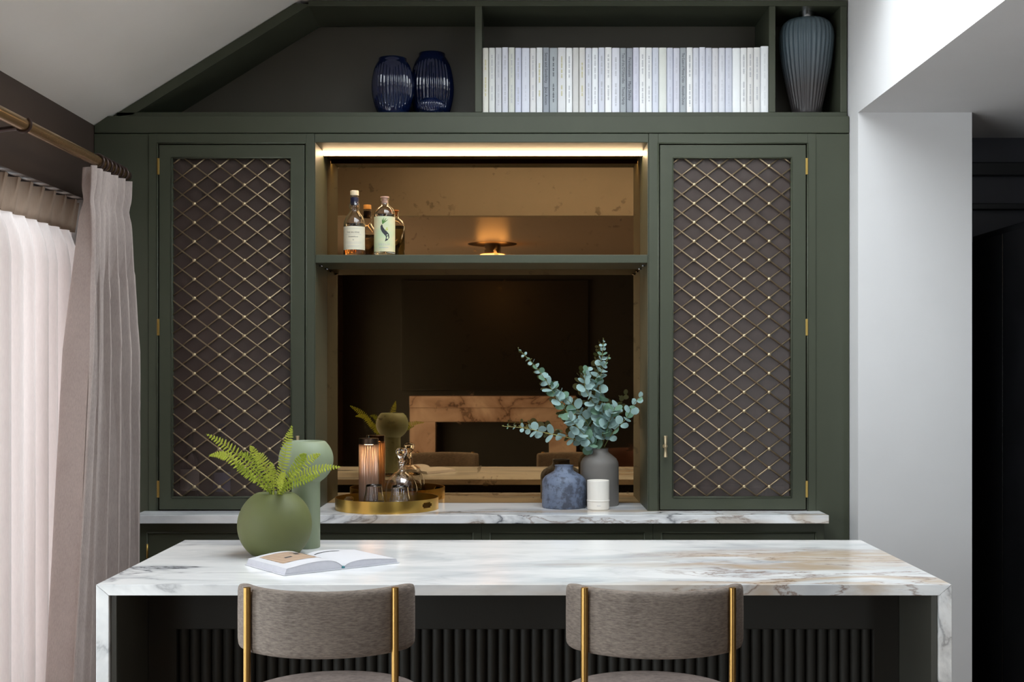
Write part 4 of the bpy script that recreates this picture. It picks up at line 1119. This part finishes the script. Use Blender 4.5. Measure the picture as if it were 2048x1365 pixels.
fe = thing('fern', 'bright yellow-green fern fronds in the round olive vase', 'plant', (xs_, Ds, Zi+zmouth-.03))
mouth = Vector((xs_, Ds, Zi+zmouth-.035))
def frond(ctrl, width, n, mat, seed, twist=0.0):
    n = int(n*.74); r = random.Random(seed)
    pts = spline([mouth+Vector((r.uniform(-.012, .012), r.uniform(-.012, .012), 0))]+[P(*c) for c in ctrl], 40)
    b = B(); tube(b, pts, .0016, 5, lambda t: 1-.7*t)
    nv = Vector((math.sin(twist), -math.cos(twist), .35)).normalized()
    for i in range(n):
        t = .20+.79*(i+.5)/n; k = t*40; i0 = min(int(k), 39); p = pts[i0].lerp(pts[i0+1], k-i0); d = (pts[i0+1]-pts[i0]).normalized()
        sd = d.cross(nv).normalized(); up = sd.cross(d).normalized()
        w = width*(math.sin(math.pi*min(1, (t-.12)/.60)*.5))**.6*(1 if t < .55 else max(.10, 1-((t-.55)/.47)**1.8))
        wl = (pts[-1]-pts[0]).length*.79/n*.30
        for s in (1, -1):
            ax = (sd*s+d*.38+up*.18+Vector((0, 0, -.12))).normalized(); w2 = w*r.uniform(.9, 1.08)
            bs = p+d*r.uniform(-.001, .001)
            side = ax.cross(up).normalized(); up2 = up*.0015
            v = [bs-side*wl*.7, bs+ax*w2*.35-side*wl-up2, bs+ax*w2*.75-side*wl*.75-up2*1.5, bs+ax*w2-up2*3, bs+ax*w2*.75+side*wl*.75-up2*1.5, bs+ax*w2*.35+side*wl-up2, bs+side*wl*.7]
            mid = [bs, bs+ax*w2*.35+up2, bs+ax*w2*.75+up2]
            q = [b.verts.new(z) for z in v]; m_ = [b.verts.new(z) for z in mid]
            b.faces.new([q[0], q[1], m_[1], m_[0]]); b.faces.new([q[1], q[2], m_[2], m_[1]]); b.faces.new([q[2], q[3], m_[2]])
            b.faces.new([m_[0], m_[1], q[5], q[6]]); b.faces.new([m_[1], m_[2], q[4], q[5]]); b.faces.new([m_[2], q[3], q[4]])
    obj('frond', b, mat, fe, recalc=False)
FA, FB = 'leaf_fern', 'leaf_fern_dark'
frond([(535, 975, 4.10), (500, 935, 4.06), (455, 895, 4.03), (412, 868, 4.02)], .026, 34, FA, 1)
frond([(535, 978, 4.08), (495, 950, 4.00), (462, 918, 3.97), (440, 910, 3.96), (417, 912, 3.96)], .020, 30, FA, 2, .3)
frond([(540, 975, 4.06), (520, 945, 4.00), (500, 915, 3.98), (475, 908, 3.97)], .020, 26, FB, 3, -.3)
frond([(545, 970, 4.15), (525, 935, 4.17), (508, 905, 4.18), (500, 892, 4.18)], .018, 22, FA, 4)
frond([(545, 972, 4.08), (535, 945, 4.02), (522, 918, 3.99), (513, 908, 3.98)], .026, 26, FA, 5, .2)
frond([(556, 970, 4.09), (566, 930, 4.05), (575, 885, 4.03), (584, 851, 4.03)], .023, 34, FA, 6)
frond([(548, 968, 4.17), (544, 945, 4.19), (542, 925, 4.19)], .019, 18, FA, 7)
frond([(562, 975, 4.12), (590, 945, 4.12), (622, 918, 4.12), (640, 908, 4.12)], .022, 26, FA, 8, -.2)
frond([(565, 978, 4.06), (600, 955, 4.00), (640, 938, 3.98), (682, 934, 3.97)], .022, 32, FA, 9, .2)
frond([(565, 975, 4.05), (585, 945, 3.99), (602, 918, 3.97), (612, 908, 3.97)], .022, 26, FB, 10)
frond([(560, 978, 4.03), (562, 960, 3.99), (570, 945, 3.98)], .017, 16, FA, 11)
frond([(535, 980, 4.05), (510, 958, 3.99), (485, 940, 3.98), (468, 925, 3.98)], .020, 24, FB, 12)
frond([(570, 978, 4.04), (605, 962, 3.97), (640, 950, 3.95)], .020, 22, FB, 13)

# open book
ang = math.radians(38); U = Vector((math.cos(ang), math.sin(ang), 0)); Vv = Vector((-math.sin(ang), math.cos(ang), 0))
O = Vector((PX(690, 3.80)-.004, 3.800, Zi)); HB, WB = .262, .198
bk = thing('open_book', 'open white hardback book with interior photographs lying on the island', 'book', O)
def bp(u, v, z): return O+U*u+Vv*v+Vector((0, 0, z))
def extr(b, prof2, v0, v1):
    A = [b.verts.new(bp(u, v0, z)) for u, z in prof2]; C = [b.verts.new(bp(u, v1, z)) for u, z in prof2]
    b.faces.new(A); b.faces.new(C[::-1])
    for i in range(len(prof2)):
        j = (i+1) % len(prof2); b.faces.new([A[j], A[i], C[i], C[j]])
def ptop(u, thick):      # height of the page surface over the board at distance u from the gutter
    s = u/WB
    return .006+thick*(1-math.exp(-s*9))*(1-.55*s**2.2)+.002*math.sin(math.pi*min(1, s*1.2))
for sgn, th, ln in ((-1, .026, 'left'), (1, .016, 'right')):
    ns = 20
    topl = [(sgn*(.004+(WB-.008-.004)*i/ns), ptop(.004+(WB-.012)*i/ns, th)) for i in range(ns+1)]
    b = B(); extr(b, topl+[(sgn*(WB-.002), .0032), (sgn*.004, .0032)], .004, HB-.004); obj('page_block', b, 'pages', bk, auto=40)
    b = B(); up = [(u, z+.0005) for u, z in topl]
    A = [b.verts.new(bp(u, .003, z)) for u, z in up]; C = [b.verts.new(bp(u, HB-.003, z)) for u, z in up]
    for i in range(ns): b.faces.new([A[i], A[i+1], C[i+1], C[i]])
    pg = obj('page', b, 'page_white', bk, smooth=True)
    def patch(u0, u1, v0, v1, mat, name, lift=.0012):
        b = B(); m = 12
        A, C = [], []
        for i in range(m+1):
            u = u0+(u1-u0)*i/m; z = ptop(u, th)+lift
            A.append(b.verts.new(bp(sgn*u, v0, z))); C.append(b.verts.new(bp(sgn*u, v1, z)))
        for i in range(m): b.faces.new([A[i], A[i+1], C[i+1], C[i]])
        obj(name, b, mat, pg)
    if sgn < 0:
        patch(.055, .165, .075, .235, 'photo_print', 'printed_photo')
        patch(.010, .085, .090, .215, 'photo_print', 'printed_photo', .0010)
        patch(.100, .125, .135, .150, 'ink', 'printed_figure', .0016); patch(.060, .075, .165, .185, 'ink', 'printed_figure', .0016)
        patch(.012, .080, .195, .203, 'ink', 'printed_figure', .0016)
        patch(.020, .026, .13, .2, 'ink', 'printed_figure', .0016)
    else:
        patch(.02, .11, .215, .222, 'ink', 'printed_figure', .0016)
    b = B(); extr(b, [(sgn*.006, 0), (sgn*(WB+.002), 0), (sgn*(WB+.002), .003), (sgn*.006, .003)], 0, HB); obj('cover_board', b, 'cover_white', bk, bevel=.0006)
b = B(); extr(b, [(-.0062, .0), (.0062, .0), (.0062, .003), (-.0062, .003)], 0, HB); obj('spine', b, 'cover_white', bk)
b = B(); extr(b, [(-.005, .0032), (.005, .0032), (.004, .009), (0, .006), (-.004, .009)], .001, .012); obj('headband', b, 'teal', bk)

# ================================================================== THE ROOM SEEN IN THE MIRROR
YR = YB0
Dmir = 2*(YM-.006)-YR                     # apparent depth of the far wall in the mirror
fx0, fx1 = PX(822, Dmir), PX(1151, Dmir); fz = PZ(792, Dmir); ox0, ox1, oz = PX(873, Dmir), PX(1098, Dmir), PZ(843, Dmir)
fp = thing('fireplace', 'marble fireplace surround reflected in the niche mirror', 'fireplace', ((fx0+fx1)/2, YR, 0))
prt('jamb', 'fire_marble', fp, lambda b: box(b, fx0, ox0, YR+.0005, YR+.16, 0, oz), bevel=.003)
prt('jamb', 'fire_marble', fp, lambda b: box(b, ox1, fx1, YR+.0005, YR+.16, 0, oz), bevel=.003)
prt('lintel', 'fire_marble', fp, lambda b: box(b, fx0, fx1, YR+.0005, YR+.16, oz+.0005, fz-.12), bevel=.003)
prt('mantel_shelf', 'fire_marble', fp, lambda b: box(b, fx0-.0, fx1+.0, YR+.0005, YR+.19, fz-.119, fz), bevel=.004)
prt('firebox', 'dark_hole', fp, lambda b: box(b, ox0, ox1, YR+.0005, YR+.01, 0, oz))
tx0, tx1, tz0, tz1 = PX(803, Dmir), PX(1176, Dmir), PZ(781, Dmir), PZ(562, Dmir)
tvv = thing('television', 'large black television above the fireplace, seen in the mirror', 'television', ((tx0+tx1)/2, YR, tz0))
prt('housing', 'tv_frame', tvv, lambda b: box(b, tx0, tx1, YR+.0005, YR+.05, tz0, tz1), bevel=.004)
prt('screen', 'tv_screen', tvv, lambda b: box(b, tx0+.012, tx1-.012, YR+.0502, YR+.052, tz0+.012, tz1-.012))
yl = .80; xlp = PX(985, 2*(YM-.006)-yl)
cl = thing('ceiling_lamp', 'warm glowing ceiling lamp with bronze plate, seen in the mirror', 'lamp', (xlp, yl, ZS))
prt('plate', 'bronze', cl, lambda b: lathe(b, [(0, -.006), (.20, -.006), (.21, -.002), (.21, -.0005), (0, -.0005)], xlp, yl, ZS, 56), auto=40)
prt('stem', 'bronze', cl, lambda b: lathe(b, [(0, -.09), (.07, -.09), (.07, -.0065), (0, -.0065)], xlp, yl, ZS, 40), auto=40)
prt('glass_dome', 'bulb_glow', cl, lambda b: lathe(b, [(0, -.21), (.06, -.205), (.11, -.18), (.14, -.14), (.14, -.115), (.10, -.0905), (0, -.0905)], xlp, yl, ZS, 48), smooth=True)
ax, ay = 1.15, -.45
ac = thing('armchair', 'low rounded reddish-brown armchair glimpsed in the mirror', 'armchair', (ax, ay, 0))
def abk(b):
    arcband(b, .30, .42, .18, .76, math.radians(100), 40, .08)
    for v in b.verts: v.co.x += ax; v.co.y += ay
prt('backrest', 'armchair', ac, abk, smooth=True)
prt('seat', 'armchair', ac, lambda b: lathe(b, [(0, .15), (.29, .15), (.297, .2), (.297, .40), (.27, .43), (0, .44)], ax, ay, 0, 40), smooth=True)
prt('base', 'frame_grey', ac, lambda b: lathe(b, [(0, 0), (.24, 0), (.24, .1495), (0, .1495)], ax, ay, 0, 40), auto=40)

# black tall unit in the dark room on the right
bm = B(); box(bm, 2.1, 2.75, 4.55, 5.78, 0, PZ(457, 5.45))
o = B()
tu = thing('tall_cabinet', 'black glossy tall cabinet in the dark room past the white pier', 'cabinet', (2.4, 5.1, 0))
obj('body', bm, 'black_panel', tu, bevel=.004)
for k in range(3):
    y0 = 4.56+.41*k
    prt('door', 'black_panel', tu, lambda b: box(b, 2.082, 2.0995, y0, y0+.40, .08, PZ(457, 5.45)-.03), bevel=.002)
